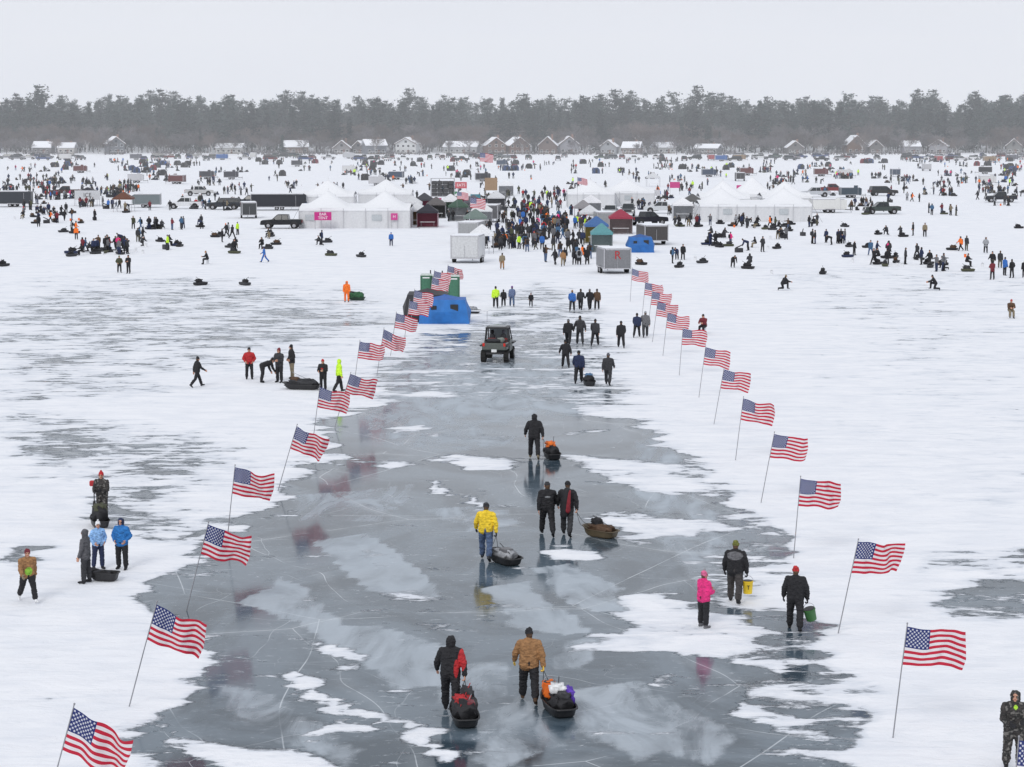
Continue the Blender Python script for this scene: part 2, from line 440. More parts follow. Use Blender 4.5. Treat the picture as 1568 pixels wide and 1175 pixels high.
o, i1 = hero(690, 1092, 971, -6, jacket=BLACK, pants=BLACK, hat=None, head='hood', pose='pullR', bulk=1.05, turn=0, overlays=(((.27, 0, .3), (.10, .3, .25), RED), ((.14, -.1, .11), (.05, .2, .2), RED), ((0, -.16, .47), (.16, .1, .015), LGREY)), hem=.04)
o, i2 = hero(810, 1075, 958, 0, jacket=TAN, pants=BLACK, hat=BLACK, pose='pullR', bulk=1.10, gloves=(.75, .5, .08), hem=.03, boots=BROWN, turn=-12)
o, i3 = hero(1077, 961, 868, -50, jacket=PINK, pants=BLACK, hat=(.6, .12, .25), pose='standp', female=True, pom=LGREY, hcap=(1.6, 1.78), boots=GREY, hem=.05, bulk=1.04)
o, i4 = hero(1125, 923, 825, -15, jacket=BLACK, pants=(.05, .045, .045), hat=(.14, .15, .03), pose='carryR', bulk=1.10, overlays=(((0, -.15, .42), (.24, .2, .12), GREY),), hem=.03, gloves=BLACK)
o, i5 = hero(1217, 965, 864, -10, jacket=BLACK, pants=BLACK, hat=RED, pose='carryR', bulk=1.08, gloves=BLACK, hem=.05)
o, i6 = hero(744, 858, 768, -8, jacket=YEL, pants=DENIM, hat=CHAR, pose='pullR', bulk=1.05, boots=CHAR, gloves=BLACK)
o, i7 = hero(838, 820, 736, 4, jacket=BLACK, pants=BLACK, hat=CHAR, pose='walk1', bulk=1.08, head='cap', overlays=(((0, -.15, .35), (.10, .1, .022), LGREY),))
o, i8 = hero(868, 821, 735, -12, jacket=BLACK, pants=CHAR, hat=BLACK, pose='pullR', bulk=1.04)
o, i9 = hero(818, 703, 632, 0, jacket=BLACK, pants=BLACK, hat=BLACK, head='hood', pose='pullR', boots=KHAKI, hem=.06, bulk=1.05)
hero(157, 797, 718, 165, jacket=CAMO, pants=CAMO, hat=RED, pose='standp', boots=BLACK, bulk=1.05, pom=RED, gloves=BLACK, dark=.5)
hero(132, 893, 808, 80, jacket=(.09, .09, .1), pants=CHAR, hat=None, head='hood', pose='stand', hem=.08)
hero(151, 872, 797, 215, jacket=LBLUE, pants=NAVY, hat=WHITE, pose='pocket', female=True, pom=WHITE)
hero(187, 872, 791, 170, jacket=(.02, .16, .45), pants=BLACK, hat=NAVY, head='hood', pose='pocket', female=True, hem=.04, bulk=1.05)
hero(43, 922, 837, -150, jacket=TAN, pants=BLACK, hat=MAROON, pose='walk1', boots=WHITE, overlays=(((0, .1, .12), (.12, .3, .14), (.25, .5, .05)),), gloves=KHAKI, hair=BROWN, bulk=1.06)
hero(1551, 1176, 1053, 175, jacket=CAMO, pants=CAMO, hat=CAMO, head='hood', pose='standp', bulk=1.12, gloves=BLACK, dark=.5, overlays=(((0, .15, .47), (.04, .1, .05), (.4, .7, .05)),))
hero(302, 593, 545, -60, jacket=BLACK, pants=BLACK, hat=BLACK, pose='walk1')
hero(382, 581, 531, 190, jacket=RED, pants=BLACK, hat=BLACK, pose='pocket')
hero(402, 586, 552, -60, jacket=BLACK, pants=BLACK, hat=BLACK, pose='bend')
hero(428, 586, 531, 150, jacket=CHAR, pants=BLACK, hat=MAROON, pose='standp', hem=.05)
hero(447, 580, 525, 110, jacket=BLACK, pants=KHAKI, hat=BLACK, pose='pocket', bulk=1.08, hem=.08)
hero(495, 598, 549, 160, jacket=BLACK, pants=BLACK, hat=RED, pose='standp', overlays=(((0, .12, .3), (.08, .3, .05), RED),))
hero(519, 600, 549, -70, jacket=NEON, pants=BLACK, hat=NEON, head='hood', pose='carryR')
hero(531, 463, 430, 180, jacket=ORANGE, pants=ORANGE, hat=ORANGE, head='hood', pose='stand')
hero(759, 472, 438, 0, jacket=NEON, pants=BLACK, hat=BLACK, pose='walk1')
hero(771, 470, 443, 0, jacket=BLACK, pants=BLACK, hat=CHAR, pose='walk2', hcap=(1.3, 1.7))
hero(784, 470, 441, 0, jacket=(.12, .16, .28), pants=DENIM, hat=PURPLE, pose='walk1', female=True)
hero(813, 470, 450, 180, jacket=BLACK, pants=BLACK, hat=CHAR, pose='walk1', hcap=(1.1, 1.3))
for a in ((876, 477, 444, BLUE, CHAR, TAN), (889, 475, 443, CHAR, BLACK, BLACK), (903, 475, 443, BLACK, BLACK, GREY), (914, 475, 443, BROWN, BLACK, BLACK),
          (870, 530, 488, BLACK, BLACK, GREY), (888, 528, 483, CHAR, CHAR, BLACK), (911, 530, 488, CHAR, BLACK, BLACK), (951, 533, 491, BLACK, BLACK, BLACK),
          (975, 517, 479, NAVY, BLACK, BLACK), (988, 517, 476, GREY, CHAR, LGREY), (866, 563, 525, BLACK, BLACK, BLACK), (886, 587, 536, NAVY, BLACK, BLACK), (931, 590, 540, CHAR, CHAR, (.1, .1, .12))):
    hero(a[0], a[1], a[2], random.uniform(-15, 15), jacket=a[3], pants=a[4], hat=a[5], pose=random.choice(('walk1', 'walk2', 'walk1', 'pullR')), bulk=random.uniform(1.0, 1.12), hem=random.choice((0, .05)))
hero(1078, 512, 490, 150, jacket=MAROON, pants=BLACK, hat=BLACK, pose='sit')
hero(769, 413, 388, 0, jacket=KHAKI, pants=TAN, hat=BLACK, pose='walk1')
hero(862, 408, 386, 0, jacket=TAN, pants=KHAKI, hat=BROWN, pose='walk2')
hero(599, 377, 357, 180, jacket=BLUE, pants=NAVY, hat=BLUE, pose='stand')
hero(405, 402, 381, 90, jacket=BLUE, pants=BLUE, hat=NAVY, pose='walk1')
hero(197, 419, 390, 160, jacket=BLACK, pants=BLACK, hat=BLACK, pose='standp'); hero(183, 418, 391, 200, jacket=OLIVE, pants=BLACK, hat=GREEN, pose='pocket')
hero(117, 367, 347, 180, jacket=ORANGE, pants=CHAR, hat=ORANGE, pose='stand')
hero(1198, 445, 427, -70, jacket=BLACK, pants=BLACK, hat=KHAKI, pose='kneel'); hero(1433, 445, 427, 80, jacket=BLACK, pants=BLACK, hat=CHAR, pose='kneel')
hero(1547, 487, 463, 180, jacket=BROWN, pants=KHAKI, hat=RED, pose='sit'); hero(318, 405, 388, 90, jacket=BLACK, pants=CHAR, hat=TAN, pose='sit')
for (a, b) in ((1547, 485), (318, 404), (1078, 510)):
    g = B('upturned_bucket'); bucket_geo(g, (0, 0, 0), WHITE, handle=False); g.build(G(a, b))
hero(1416, 363, 341, 170, jacket=KHAKI, pants=BLACK, hat=BLACK, pose='stand'); hero(1398, 361, 340, 90, jacket=BLACK, pants=BLACK, hat=BLACK, pose='stand')
hero(1248, 374, 352, 90, jacket=BLACK, pants=NAVY, hat=BLACK, pose='stand'); hero(1447, 413, 391, 90, jacket=BLACK, pants=CHAR, hat=BLACK, pose='kneel')

# ------------------------------------------------------------------ crowd prototypes
PAL = [BLACK]*20+[CHAR]*9+[NAVY]*4+[GREY]*3+[LGREY, TAN, KHAKI, BROWN, BROWN, MAROON, CAMO, CAMO, OLIVE, (.05, .12, .22)]
PP = [BLACK]*9+[CHAR]*4+[NAVY, KHAKI, DENIM, CAMO]
HP = [BLACK]*12+[LGREY, NAVY, GREY, KHAKI, BROWN, CHAR]
UP = []; LOWP = []
for k in range(46):
    jc = random.choice(PAL); hc_ = random.choice(HP)
    if k < 5: jc = (RED, ORANGE, BLUE, NEON, PINK)[k]
    if 5 <= k < 8: hc_ = (ORANGE, RED, WHITE)[k-5]
    me, inf = make_person(jc, random.choice(PP), hc_, head=random.choice(('beanie', 'beanie', 'hood', 'cap')),
        pose=random.choice(('stand', 'standp', 'walk1', 'walk2', 'pocket', 'stand', 'point')), vox=.04, detail=False, female=random.random() < .3,
        bulk=random.uniform(1.0, 1.12), hem=random.choice((0, .05, .1)), backpack=random.choice((None, None, None, BLACK)), gloves=BLACK)
    UP.append(me)
for k in range(12):
    me, inf = make_person(random.choice(PAL), random.choice(PP), random.choice(HP), head=random.choice(('beanie', 'hood')), pose=('sit', 'kneel', 'bend')[k % 3], vox=.04, detail=False, gloves=BLACK, bulk=1.06)
    LOWP.append(me)

# ------------------------------------------------------------------ near props
def hitch(info_pt, px, py, rz, items, **kw):
    x, y = G(px, py); s = sled((x, y, 0), rz*SC, items, **kw); ln = kw.get('ln', 1.35)
    fx = x-math.sin(rz*SC)*ln/2; fy = y+math.cos(rz*SC)*ln/2
    ox = math.cos(rz*SC)*.2; oy = math.sin(rz*SC)*.2
    rope(info_pt, (fx-ox, fy-oy, .33)); rope(info_pt, (fx+ox, fy+oy, .33))
hitch(i1['wR'], 711, 1106, 8, [('blob', BLACK, (0, 0, .33), (.55, 1.05, .5)), ('blob', RED, (-.05, .1, .52), (.4, .5, .22)), ('blob', CHAR, (.12, .35, .6), (.3, .4, .3)), ('rod', RED, (-.2, -.5, .4), (.2, .5, .8)), ('rod', BLACK, (.2, -.6, .35), (-.1, .6, .85)), ('rod', LGREY, (-.1, -.6, .42), (.24, .3, .66)), ('box', MAROON, (.12, -.25, .5), (.2, .3, .16))], ln=1.4, wd=.62)
hitch(i2['wR'], 855, 1090, 14, [('blob', BLACK, (0, -.2, .3), (.5, .8, .35)), ('bucket', ORANGE, (-.12, .4, .28), 0), ('blob', WHITE, (.0, .02, .55), (.4, .35, .28)), ('blob', (.1, .04, .4), (.24, -.02, .42), (.22, .7, .35)), ('blob', ORANGE, (-.1, .45, .45), (.35, .3, .42)), ('blob', CHAR, (.05, -.3, .46), (.3, .4, .22)), ('rod', BLACK, (-.2, -.6, .4), (.15, .5, .72))], ln=1.5, wd=.66)
hitch(i6['wR'], 773, 862, 30, [('blob', LGREY, (0, .0, .3), (.5, 1.0, .3)), ('box', GREY, (0, -.1, .42), (.35, .4, .15)), ('rod', BLACK, (-.1, -.5, .4), (.1, .5, .55))], ln=1.5, wd=.66)
hitch(i8['wR'], 920, 822, 50, [('blob', BROWN, (0, 0, .28), (.5, .9, .3)), ('blob', BLACK, (.05, .2, .45), (.35, .4, .35)), ('rod', BLACK, (-.1, -.5, .4), (.2, .5, .65))], ln=1.3, wd=.62, col=(.11, .085, .05))
hitch(i9['wR'], 845, 702, 12, [('blob', BLACK, (0, 0, .32), (.5, .9, .45)), ('blob', ORANGE, (-.05, .15, .58), (.4, .5, .25)), ('rod', BLACK, (-.1, -.5, .4), (.2, .5, .85))], ln=1.3)
sled(G(463, 596), rad(80), [('blob', CHAR, (0, 0, .3), (.6, 1.5, .5)), ('blob', BROWN, (0, .4, .5), (.4, .5, .3)), ('rod', LGREY, (0, -.6, .4), (.1, .6, .9))], ln=2.0, wd=.9)
sled(G(546, 460), rad(70), [('blob', GREEN, (0, 0, .35), (.6, 1.1, .6)), ('blob', BLACK, (0, .4, .5), (.4, .5, .4))], ln=1.4, wd=.7, col=(.02, .05, .03))
sled(G(902, 590), rad(5), [('blob', BLACK, (0, 0, .3), (.5, .9, .45)), ('blob', (.1, .2, .35), (0, .2, .5), (.4, .4, .25))])
sled(G(160, 889), rad(80), [('blob', BLACK, (0, .1, .2), (.4, .6, .2))], ln=.9, wd=.5)
sled(G(153, 806), rad(20), [('blob', BLACK, (0, 0, .4), (.5, .8, .6)), ('blob', OLIVE, (0, 0, .65), (.45, .5, .3))], ln=1.1, wd=.6)
g = B('yellow_bucket'); bucket_geo(g, (0, 0, 0), YEL, .155, .38); g.text("T", (0, -.165, .2), .18, BLK)
g.build((i4['wR'].x+.02, i4['wR'].y, i4['wR'].z-.53))
g = B('green_bucket'); bucket_geo(g, (0, 0, 0), (.05, .16, .05), .17, .34); b_ = g.build((i5['wR'].x+.12, i5['wR'].y, i5['wR'].z-.50)); b_.rotation_euler = (.1, -.3, .2)
x, y = G(868, 821)
g = B('folded_shelter_bag'); g.cap((-.06, -.26, .78), .13, (.05, -.28, 1.62), .12, M(BLACK, .7, 0, .3, .4, 9), 14); g.cap((.05, -.26, .95), .12, (.10, -.29, 1.60), .085, M((.25, .02, .03), .7, 0, .3, .4, 9), 12)
g.build((x, y, 0), rad(-12))
x, y = G(145, 793); g = B('ice_auger'); g.cyl((0, 0, 0), (0, 0, 1.2), .02, BLK, seg=8); g.box((0, 0, 1.25), (.3, .16, .2), M(RED), bev=.03); g.cyl((0, 0, .02), (0, 0, .6), .06, BLK, .05, 8)
g.build((x, y, 0))

# ------------------------------------------------------------------ flags
def flag_mat():
    m = bpy.data.materials.new("flag_cloth"); m.use_nodes = True; n = m.node_tree.nodes; l = m.node_tree.links; p = n['Principled BSDF']
    uv = n.new('ShaderNodeUVMap'); sp = n.new('ShaderNodeSeparateXYZ'); l.new(uv.outputs[0], sp.inputs[0])
    def mt(op, a, b=None):
        q = n.new('ShaderNodeMath'); q.operation = op
        for i, v in enumerate((a, b)):
            if v is None: continue
            if isinstance(v, (int, float)): q.inputs[i].default_value = v
            else: l.new(v, q.inputs[i])
        return q.outputs[0]
    U, V = sp.outputs[0], sp.outputs[1]
    st = mt('MODULO', mt('FLOOR', mt('MULTIPLY', V, 13)), 2)
    cu = mt('LESS_THAN', U, .4); cv = mt('LESS_THAN', V, 7/13); can = mt('MULTIPLY', cu, cv)
    a = mt('MULTIPLY', U, 12/.4); b = mt('MULTIPLY', V, 10/(7/13))
    ra = mt('ROUND', a); rb = mt('ROUND', b); da = mt('SUBTRACT', a, ra); db = mt('MULTIPLY', mt('SUBTRACT', b, rb), 1.07)
    par = mt('LESS_THAN', mt('MODULO', mt('ADD', ra, rb), 2), .5)
    r = mt('SQRT', mt('ADD', mt('MULTIPLY', da, da), mt('MULTIPLY', db, db)))
    th = mt('ARCTAN2', da, mt('MULTIPLY', db, -1)); lim = mt('ADD', mt('MULTIPLY', mt('COSINE', mt('MULTIPLY', th, 5)), .18), .42)
    star = mt('MULTIPLY', mt('LESS_THAN', r, lim), par)
    inn = mt('MULTIPLY', mt('MULTIPLY', mt('GREATER_THAN', ra, .5), mt('LESS_THAN', ra, 11.5)), mt('MULTIPLY', mt('GREATER_THAN', rb, .5), mt('LESS_THAN', rb, 9.5)))
    star = mt('MULTIPLY', star, inn)
    def mix(f, c1, c2):
        q = n.new('ShaderNodeMix'); q.data_type = 'RGBA'; l.new(f, q.inputs[0])
        for i, c in ((6, c1), (7, c2)):
            if isinstance(c, tuple): q.inputs[i].default_value = c
            else: l.new(c, q.inputs[i])
        return q.outputs[2]
    s = mix(st, (.55, .02, .05, 1), (.78, .76, .78, 1)); c = mix(star, (.022, .035, .16, 1), (.7, .71, .76, 1)); f = mix(can, s, c)
    l.new(f, p.inputs['Base Color']); p.inputs['Roughness'].default_value = .75
    tr = n.new('ShaderNodeBsdfTranslucent'); l.new(f, tr.inputs[0]); ms = n.new('ShaderNodeMixShader'); ms.inputs[0].default_value = .3
    out = n['Material Output']; l.new(p.outputs[0], ms.inputs[1]); l.new(tr.outputs[0], ms.inputs[2]); l.new(ms.outputs[0], out.inputs[0])
    return m
FLAGM = flag_mat(); POLEM = M((.33, .33, .35), .4, .6)
def flag(bx, by, lean, plen=2.66, droop=8, seed=0, yaw=0., fw=1.5, fh=.9, loc=None, near=True, sway=0.):
    r = random.Random(seed*17+3)
    x, y = loc if loc else G(bx, by)
    root = bpy.data.objects.new('american_flag', None); COL.objects.link(root); root.location = (x, y, 0)
    a = rad(lean); up = Vector((math.sin(a), sway, math.cos(a))).normalized(); top = up*plen
    g = B('pole')
    if near: g.cyl((0, 0, -.05), top*.55, .016, POLEM, .014, 8); g.cyl(top*.55, top+up*.03, .0135, POLEM, .012, 8)
    else: g.cyl((0, 0, 0), top+up*.03, .018, POLEM, seg=6)
    v, f = rings_capsule(top+up*.04, .022, top+up*.045, .022, 8); g.add(v, f, POLEM, True)
    po = g.build(); po.parent = root; po.name = 'pole'
    nu, nv = (44, 22) if near else (16, 8)
    dirx = Vector((math.cos(a+rad(droop)), 0, -math.sin(a+rad(droop)))); dirx = Matrix.Rotation(rad(yaw), 3, 'Z')@dirx
    dn = -up; nrm = dirx.cross(dn).normalized()
    ph = r.uniform(0, 6.28); k1 = r.uniform(1.2, 2.2); ph2 = r.uniform(0, 6.28); curl = r.uniform(-.07, .12); am = r.uniform(.8, 1.7)
    V = []; UV = []
    for j in range(nv+1):
        for i in range(nu+1):
            s = i/nu; t = j/nv
            amp = (.03+.12*s)*am
            dpt = amp*math.sin(2*math.pi*(k1*s-.4*t)+ph)*min(1, s*4)+.03*s*math.sin(2*math.pi*(4.1*s+.9*t)+ph2)
            vert = .06*s*math.sin(2*math.pi*(1.1*s+.25*t)+ph2)-curl*s*s+.03*math.sin(math.pi*s)*(1-t)
            p = top-up*.03+dirx*(fw*s*.93)+dn*(fh*t*(1-.05*s)+vert)+nrm*dpt
            p += dirx*(-.12*s*s*abs(t-.5+.2*math.sin(ph)))
            V.append(p); UV.append((s, t))
    Fc = [(j*(nu+1)+i, j*(nu+1)+i+1, (j+1)*(nu+1)+i+1, (j+1)*(nu+1)+i) for j in range(nv) for i in range(nu)]
    me = bpy.data.meshes.new('cloth'); me.from_pydata([tuple(p) for p in V], [], Fc); ul = me.uv_layers.new(name='UVMap')
    for lp in me.loops: ul.data[lp.index].uv = UV[lp.vertex_index]
    me.polygons.foreach_set('use_smooth', [True]*len(me.polygons)); me.materials.append(FLAGM); me.update()
    o = bpy.data.objects.new('cloth', me); COL.objects.link(o); o.parent = root
FL = [(62, 1272, 16, 16), (197, 1082, 16, 12), (285, 935, 15, 8), (347, 833, 7, 8), (425, 752, 17, 6), (478, 683, 8, 8), (512, 655, 17, 8), (541, 598, 8, 2), (577, 575, 9, 18), (598, 545, 8, 10),
      (619, 522, 8, 4), (628, 502, 7, 4), (655, 478, 8, 6), (659, 466, 7, 6), (680, 456, 7, 12),
      (1367, 1130, 5.8, 2), (1283, 970, 11, -2), (1215, 855, 4, 6), (1165, 770, 10, 2), (1126, 705, 6.5, 6), (1093, 650, 9.6, 0), (1070, 609, 7, 4), (1040, 575, 4, -2), (1015, 545, 6, 6),
      (999, 524, 7, 6), (992, 505, 6, 4), (983, 488, 5, 8), (965, 462, 3, 14), (1542, 1342, 3, 6)]
for k, (a, b, ln, dr) in enumerate(FL): flag(a, b, ln, droop=dr-2+random.uniform(-3, 4), seed=k, yaw=random.uniform(-18, 18), near=b > 560)

# ------------------------------------------------------------------ vehicles & structures
def wheel(g, x, y, r, wd, side):
    g.cyl((x, y-wd/2, r), (x, y+wd/2, r), r, RUB, seg=18); g.cyl((x, y+side*wd*.5, r), (x, y+side*(wd*.5+.02), r), r*.58, STEEL, r*.5, 12)
def pickup(loc, rz, col, name='pickup_truck', suv=False, sc=1.):
    g = B(name).part('body'); m = M(col, .3, .2, .08); W = .95
    g.prism([(-2.8, .55), (2.75, .5), (2.82, .75), (2.75, 1.02), (2.6, 1.12), (1.45, 1.2), (1.35, 1.22), (-2.75, 1.2), (-2.82, 1.1)], -W, W, m)
    x0, x1 = (-2.6, 1.3) if suv else (-1.0, 1.3)
    g.part('windows')
    V = [(x0, -W*.96, 1.2), (x1, -W*.96, 1.2), (x1, W*.96, 1.2), (x0, W*.96, 1.2), (x0+.12, -W*.78, 1.82), (x1-.75, -W*.78, 1.82), (x1-.75, W*.78, 1.82), (x0+.12, W*.78, 1.82)]
    g.add(V, [(4, 5, 6, 7), (0, 1, 5, 4), (1, 2, 6, 5), (2, 3, 7, 6), (3, 0, 4, 7)], GLASS)
    g.part('roof'); g.box(((x0+x1-.63)/2, 0, 1.86), (x1-x0-.8, W*1.6, .09), m, .95, .93, bev=.03)
    for s in (-1, 1):
        for xx, xt in ((x0+.03, x0+.14), (x1-.03, x1-.74), ((x0+x1)/2-.2, (x0+x1)/2-.25)): g.cyl((xx, s*W*.965, 1.19), (xt, s*W*.79, 1.83), .035, m, seg=6)
    g.part('trim'); g.box((2.83, 0, .62), (.12, 1.85, .22), STEEL, bev=.03); g.box((-2.85, 0, .62), (.12, 1.85, .2), STEEL, bev=.03); g.box((2.80, 0, .88), (.05, 1.1, .26), BLK)
    for s in (-1, 1):
        g.box((2.78, s*.76, .92), (.08, .3, .2), M((.8, .8, .78), .2)); g.box((-2.82, s*.86, 1.0), (.06, .14, .32), M((.4, .01, .01), .3)); g.box((x1-.35, s*1.06, 1.3), (.1, .2, .18), BLK)
        for xx in (-1.75, 1.75): g.cyl((xx, s*(W-.02), .5), (xx, s*(W+.012), .5), .5, BLK, seg=18)
    if not suv: g.box((-1.92, 0, 1.214), (1.55, 1.6, .02), BLK)
    g.part('wheels')
    for s in (-1, 1):
        for xx in (-1.75, 1.75): wheel(g, xx, s*.86, .4, .27, s)
    return g.build(loc, rz, sc)
def trailer(loc, rz, col, ln=5., wd=2.3, ht=2.3, name='enclosed_trailer', trim=(.5, .5, .52), txt=None):
    g = B(name).part('box'); m = M(col, .4, .1, .06); t = M(trim, .35, .6)
    g.prism([(-ln/2, .5), (ln/2, .5), (ln/2+.45, .5+.2), (ln/2+.45, ht+.2), (ln/2, ht+.4), (-ln/2, ht+.4)], -wd/2, wd/2, m)
    g.part('trim')
    for s in (-1, 1):
        g.box((-ln/2-.01, s*(wd/2-.04), .5+ht/2-.05), (.08, .1, ht), t); g.box((0, s*(wd/2+.005), .55), (ln, .03, .12), t); g.box((0, s*(wd/2+.005), ht+.35), (ln, .03, .1), t)
        g.box((.3, s*(wd/2+.08), .62), (1.7, .2, .1), t, bev=.02)
    g.box((-ln/2-.015, 0, ht+.335), (.085, wd-.3, .12), t); g.box((-ln/2-.015, 0, .53), (.085, wd-.3, .12), t)
    g.box((ln*.3, -wd/2-.012, 1.5), (.75, .03, 1.75), m); g.box((ln*.3+.45, -wd/2-.015, 1.5), (.04, .04, 1.8), t)
    g.part('rear_door'); g.box((-ln/2-.03, 0, .5+ht/2), (.05, wd-.25, ht-.25), M(tuple(c*.85+.02 for c in col), .45)); g.box((-ln/2-.065, 0, 1.2), (.03, .04, 1.2), STEEL)
    g.part('roof'); g.box((0, 0, ht+.43), (ln-.05, wd-.05, .05), SNOWM)
    g.part('running_gear')
    for s in (-1, 1):
        for xx in (-.1, .75): wheel(g, xx, s*(wd/2-.02), .34, .22, s)
    g.cyl((ln/2+.3, -.4, .5), (ln/2+1.5, 0, .5), .05, BLK); g.cyl((ln/2+.3, .4, .5), (ln/2+1.5, 0, .5), .05, BLK); g.cyl((ln/2+1.4, 0, 0), (ln/2+1.4, 0, .8), .04, STEEL)
    if txt: g.text(txt, (-ln/2-.075, 0, 1.75), 1.1, M(RED, .5), -math.pi/2)
    return g.build(loc, rz)
def peaked_tent(px, py, w_, d_, eave, peaks, ph, name='white_tent', rz=0., col=(.8, .81, .83)):
    x, y = G(px, py); g = B(name).part('roof'); m = M(col, .6, 0, .04); nx, ny = 64, 20; V = []
    for j in range(ny+1):
        for i in range(nx+1):
            X = -w_/2+w_*i/nx; Y = d_*j/ny; z = 0
            for p in peaks:
                R = max(abs(X-p)/(w_/len(peaks)/2*1.05), abs(Y-d_/2)/(d_/2)); R2 = math.hypot(abs(X-p)/(w_/len(peaks)/2*1.2), abs(Y-d_/2)/(d_/2*1.1))
                q = max(0, 1-(.5*R+.5*R2)); z = max(z, ph*q**1.45)
            z2 = .22*ph*(1-abs(Y-d_/2)/(d_/2))
            V.append((X, Y, eave+max(z, z2)))
    g.add(V, [(j*(nx+1)+i, j*(nx+1)+i+1, (j+1)*(nx+1)+i+1, (j+1)*(nx+1)+i) for j in range(ny) for i in range(nx)], m, True)
    g.part('valance')
    for yy in (-.02, d_+.02): g.box((0, yy, eave-.16), (w_+.06, .03, .34), m)
    for xx in (-w_/2-.02, w_/2+.02): g.box((xx, d_/2, eave-.16), (.03, d_-.1, .33), m)
    g.part('side_walls'); n = int(w_/2.6); m2 = M(tuple(c*.78 for c in col), .6, 0, .06);  # walls: tent colour darkened, so their shading is partly painted in
    V = []; K = n*8
    for i in range(K+1):
        X = -w_/2+w_*i/K; o = .08+.05*math.sin(i*math.pi/2.)+.03*math.sin(i*1.7)
        V += [(X, o, 0), (X, o*.6, eave-.3)]
    g.add(V, [(2*i, 2*i+2, 2*i+3, 2*i+1) for i in range(K)], m2, False)
    g.add([(a, b+d_-.2, c) for a, b, c in V], [(2*i, 2*i+2, 2*i+3, 2*i+1) for i in range(K)], m2, False)
    for xx in (-w_/2+.05, w_/2-.05): g.box((xx, d_/2, eave/2-.15), (.03, d_-.3, eave-.3), m2)
    g.part('windows')
    for i in range(n):
        if (i*7+int(px)) % 3 != 0: continue
        X = -w_/2+w_*(i+.5)/n; g.box((X, -.04, 1.45), (1.3, .02, .8), M((.45, .48, .5), .3))
    g.part('poles')
    for p in peaks: g.cyl((p, d_/2, 0), (p, d_/2, eave+ph*1.0+.25), .06, WHT, seg=8)
    for i in range(n+1): X = -w_/2+w_*i/n; g.cyl((X, -.06, 0), (X, -.06, eave), .035, M((.5, .5, .52), .4), seg=6)
    for i in (0, n):
        X = -w_/2+w_*i/n; g.cyl((X, 0, eave), (X+(1.3 if i else -1.3), -1.5, 0), .015, BLK, seg=4)
    return g.build((x, y, 0), rz)
def canopy(px, py, col, s=3., name='popup_canopy', walls=None, rz=0., h=2.2):
    x, y = G(px, py); g = B(name).part('roof'); m = M(col, .6, 0, .1)
    a = s/2; g.add([(-a, -a, h), (a, -a, h), (a, a, h), (-a, a, h), (-.1, -.1, h+.95), (.1, -.1, h+.95), (.1, .1, h+.95), (-.1, .1, h+.95)], [(0, 1, 5, 4), (1, 2, 6, 5), (2, 3, 7, 6), (3, 0, 4, 7), (4, 5, 6, 7)], m)
    for (cx, cy, sx, sy) in ((0, -a, s, .02), (0, a, s, .02), (-a, 0, .02, s-.05), (a, 0, .02, s-.05)): g.box((cx, cy, h-.13), (sx, sy, .26), m)
    g.part('frame')
    for sx in (-1, 1):
        for sy in (-1, 1): g.cyl((sx*(a-.04), sy*(a-.04), 0), (sx*(a-.04), sy*(a-.04), h), .03, STEEL, seg=6)
    if walls:
        g.part('walls'); mw = M(walls, .6, 0, .1); g.box((0, a-.06, h/2-.14), (s-.15, .03, h-.3), mw)
        for sx in (-1, 1): g.box((sx*(a-.06), 0, h/2-.14), (.03, s-.2, h-.3), mw)
    g.part('table'); g.box((0, -a*.5, .74), (s*.7, .6, .05), WHT)
    for sx in (-1, 1): g.cyl((sx*s*.3, -a*.5, 0), (sx*s*.3, -a*.5, .72), .03, STEEL, seg=6)
    return g.build((x, y, 0), rz)
def hub_shelter(px, py, col, w_=2.4, h=2.0, name='popup_ice_shelter', rz=0., top=None, ln=None):
    x, y = G(px, py); g = B(name).part('shell'); m = M(col, .65, 0, .15, .5, 2.); ln = ln or w_; n = 8
    def face(c00, c10, c11, c01, nrm, bulge, mt):
        V = []
        for j in range(n+1):
            for i in range(n+1):
                s, t = i/n, j/n; p = [(1-s)*(1-t)*c00[k]+s*(1-t)*c10[k]+s*t*c11[k]+(1-s)*t*c01[k] for k in range(3)]
                q = max(0, 1-abs(2*s-1))*max(0, 1-abs(2*t-1)); q = min(q, 1)
                V.append([p[k]+nrm[k]*bulge*q for k in range(3)])
        g.add(V, [(j*(n+1)+i, j*(n+1)+i+1, (j+1)*(n+1)+i+1, (j+1)*(n+1)+i) for j in range(n) for i in range(n)], mt, False)
    a, b = w_/2, ln/2; c = .82
    B0 = [(-a, -b, 0), (a, -b, 0), (a, b, 0), (-a, b, 0)]; T0 = [(-a*c, -b*c, h*.88), (a*c, -b*c, h*.88), (a*c, b*c, h*.88), (-a*c, b*c, h*.88)]
    face(B0[0], B0[1], T0[1], T0[0], (0, -1, 0), .25, m); face(B0[1], B0[2], T0[2], T0[1], (1, 0, 0), .25, m); face(B0[2], B0[3], T0[3], T0[2], (0, 1, 0), .25, m); face(B0[3], B0[0], T0[0], T0[3], (-1, 0, 0), .25, m)
    face(T0[0], T0[1], T0[2], T0[3], (0, 0, 1), h*.16, M(top or col, .65, 0, .15, .5, 2.))
    g.part('door'); g.box((a*.4, -b*.93-.04, h*.42), (.55, .03, h*.6), BLK); g.part('window'); g.box((-a*.4, -b*.92-.08, h*.6), (.4, .03, .28), GLASS)
    return g.build((x, y, 0), rz)
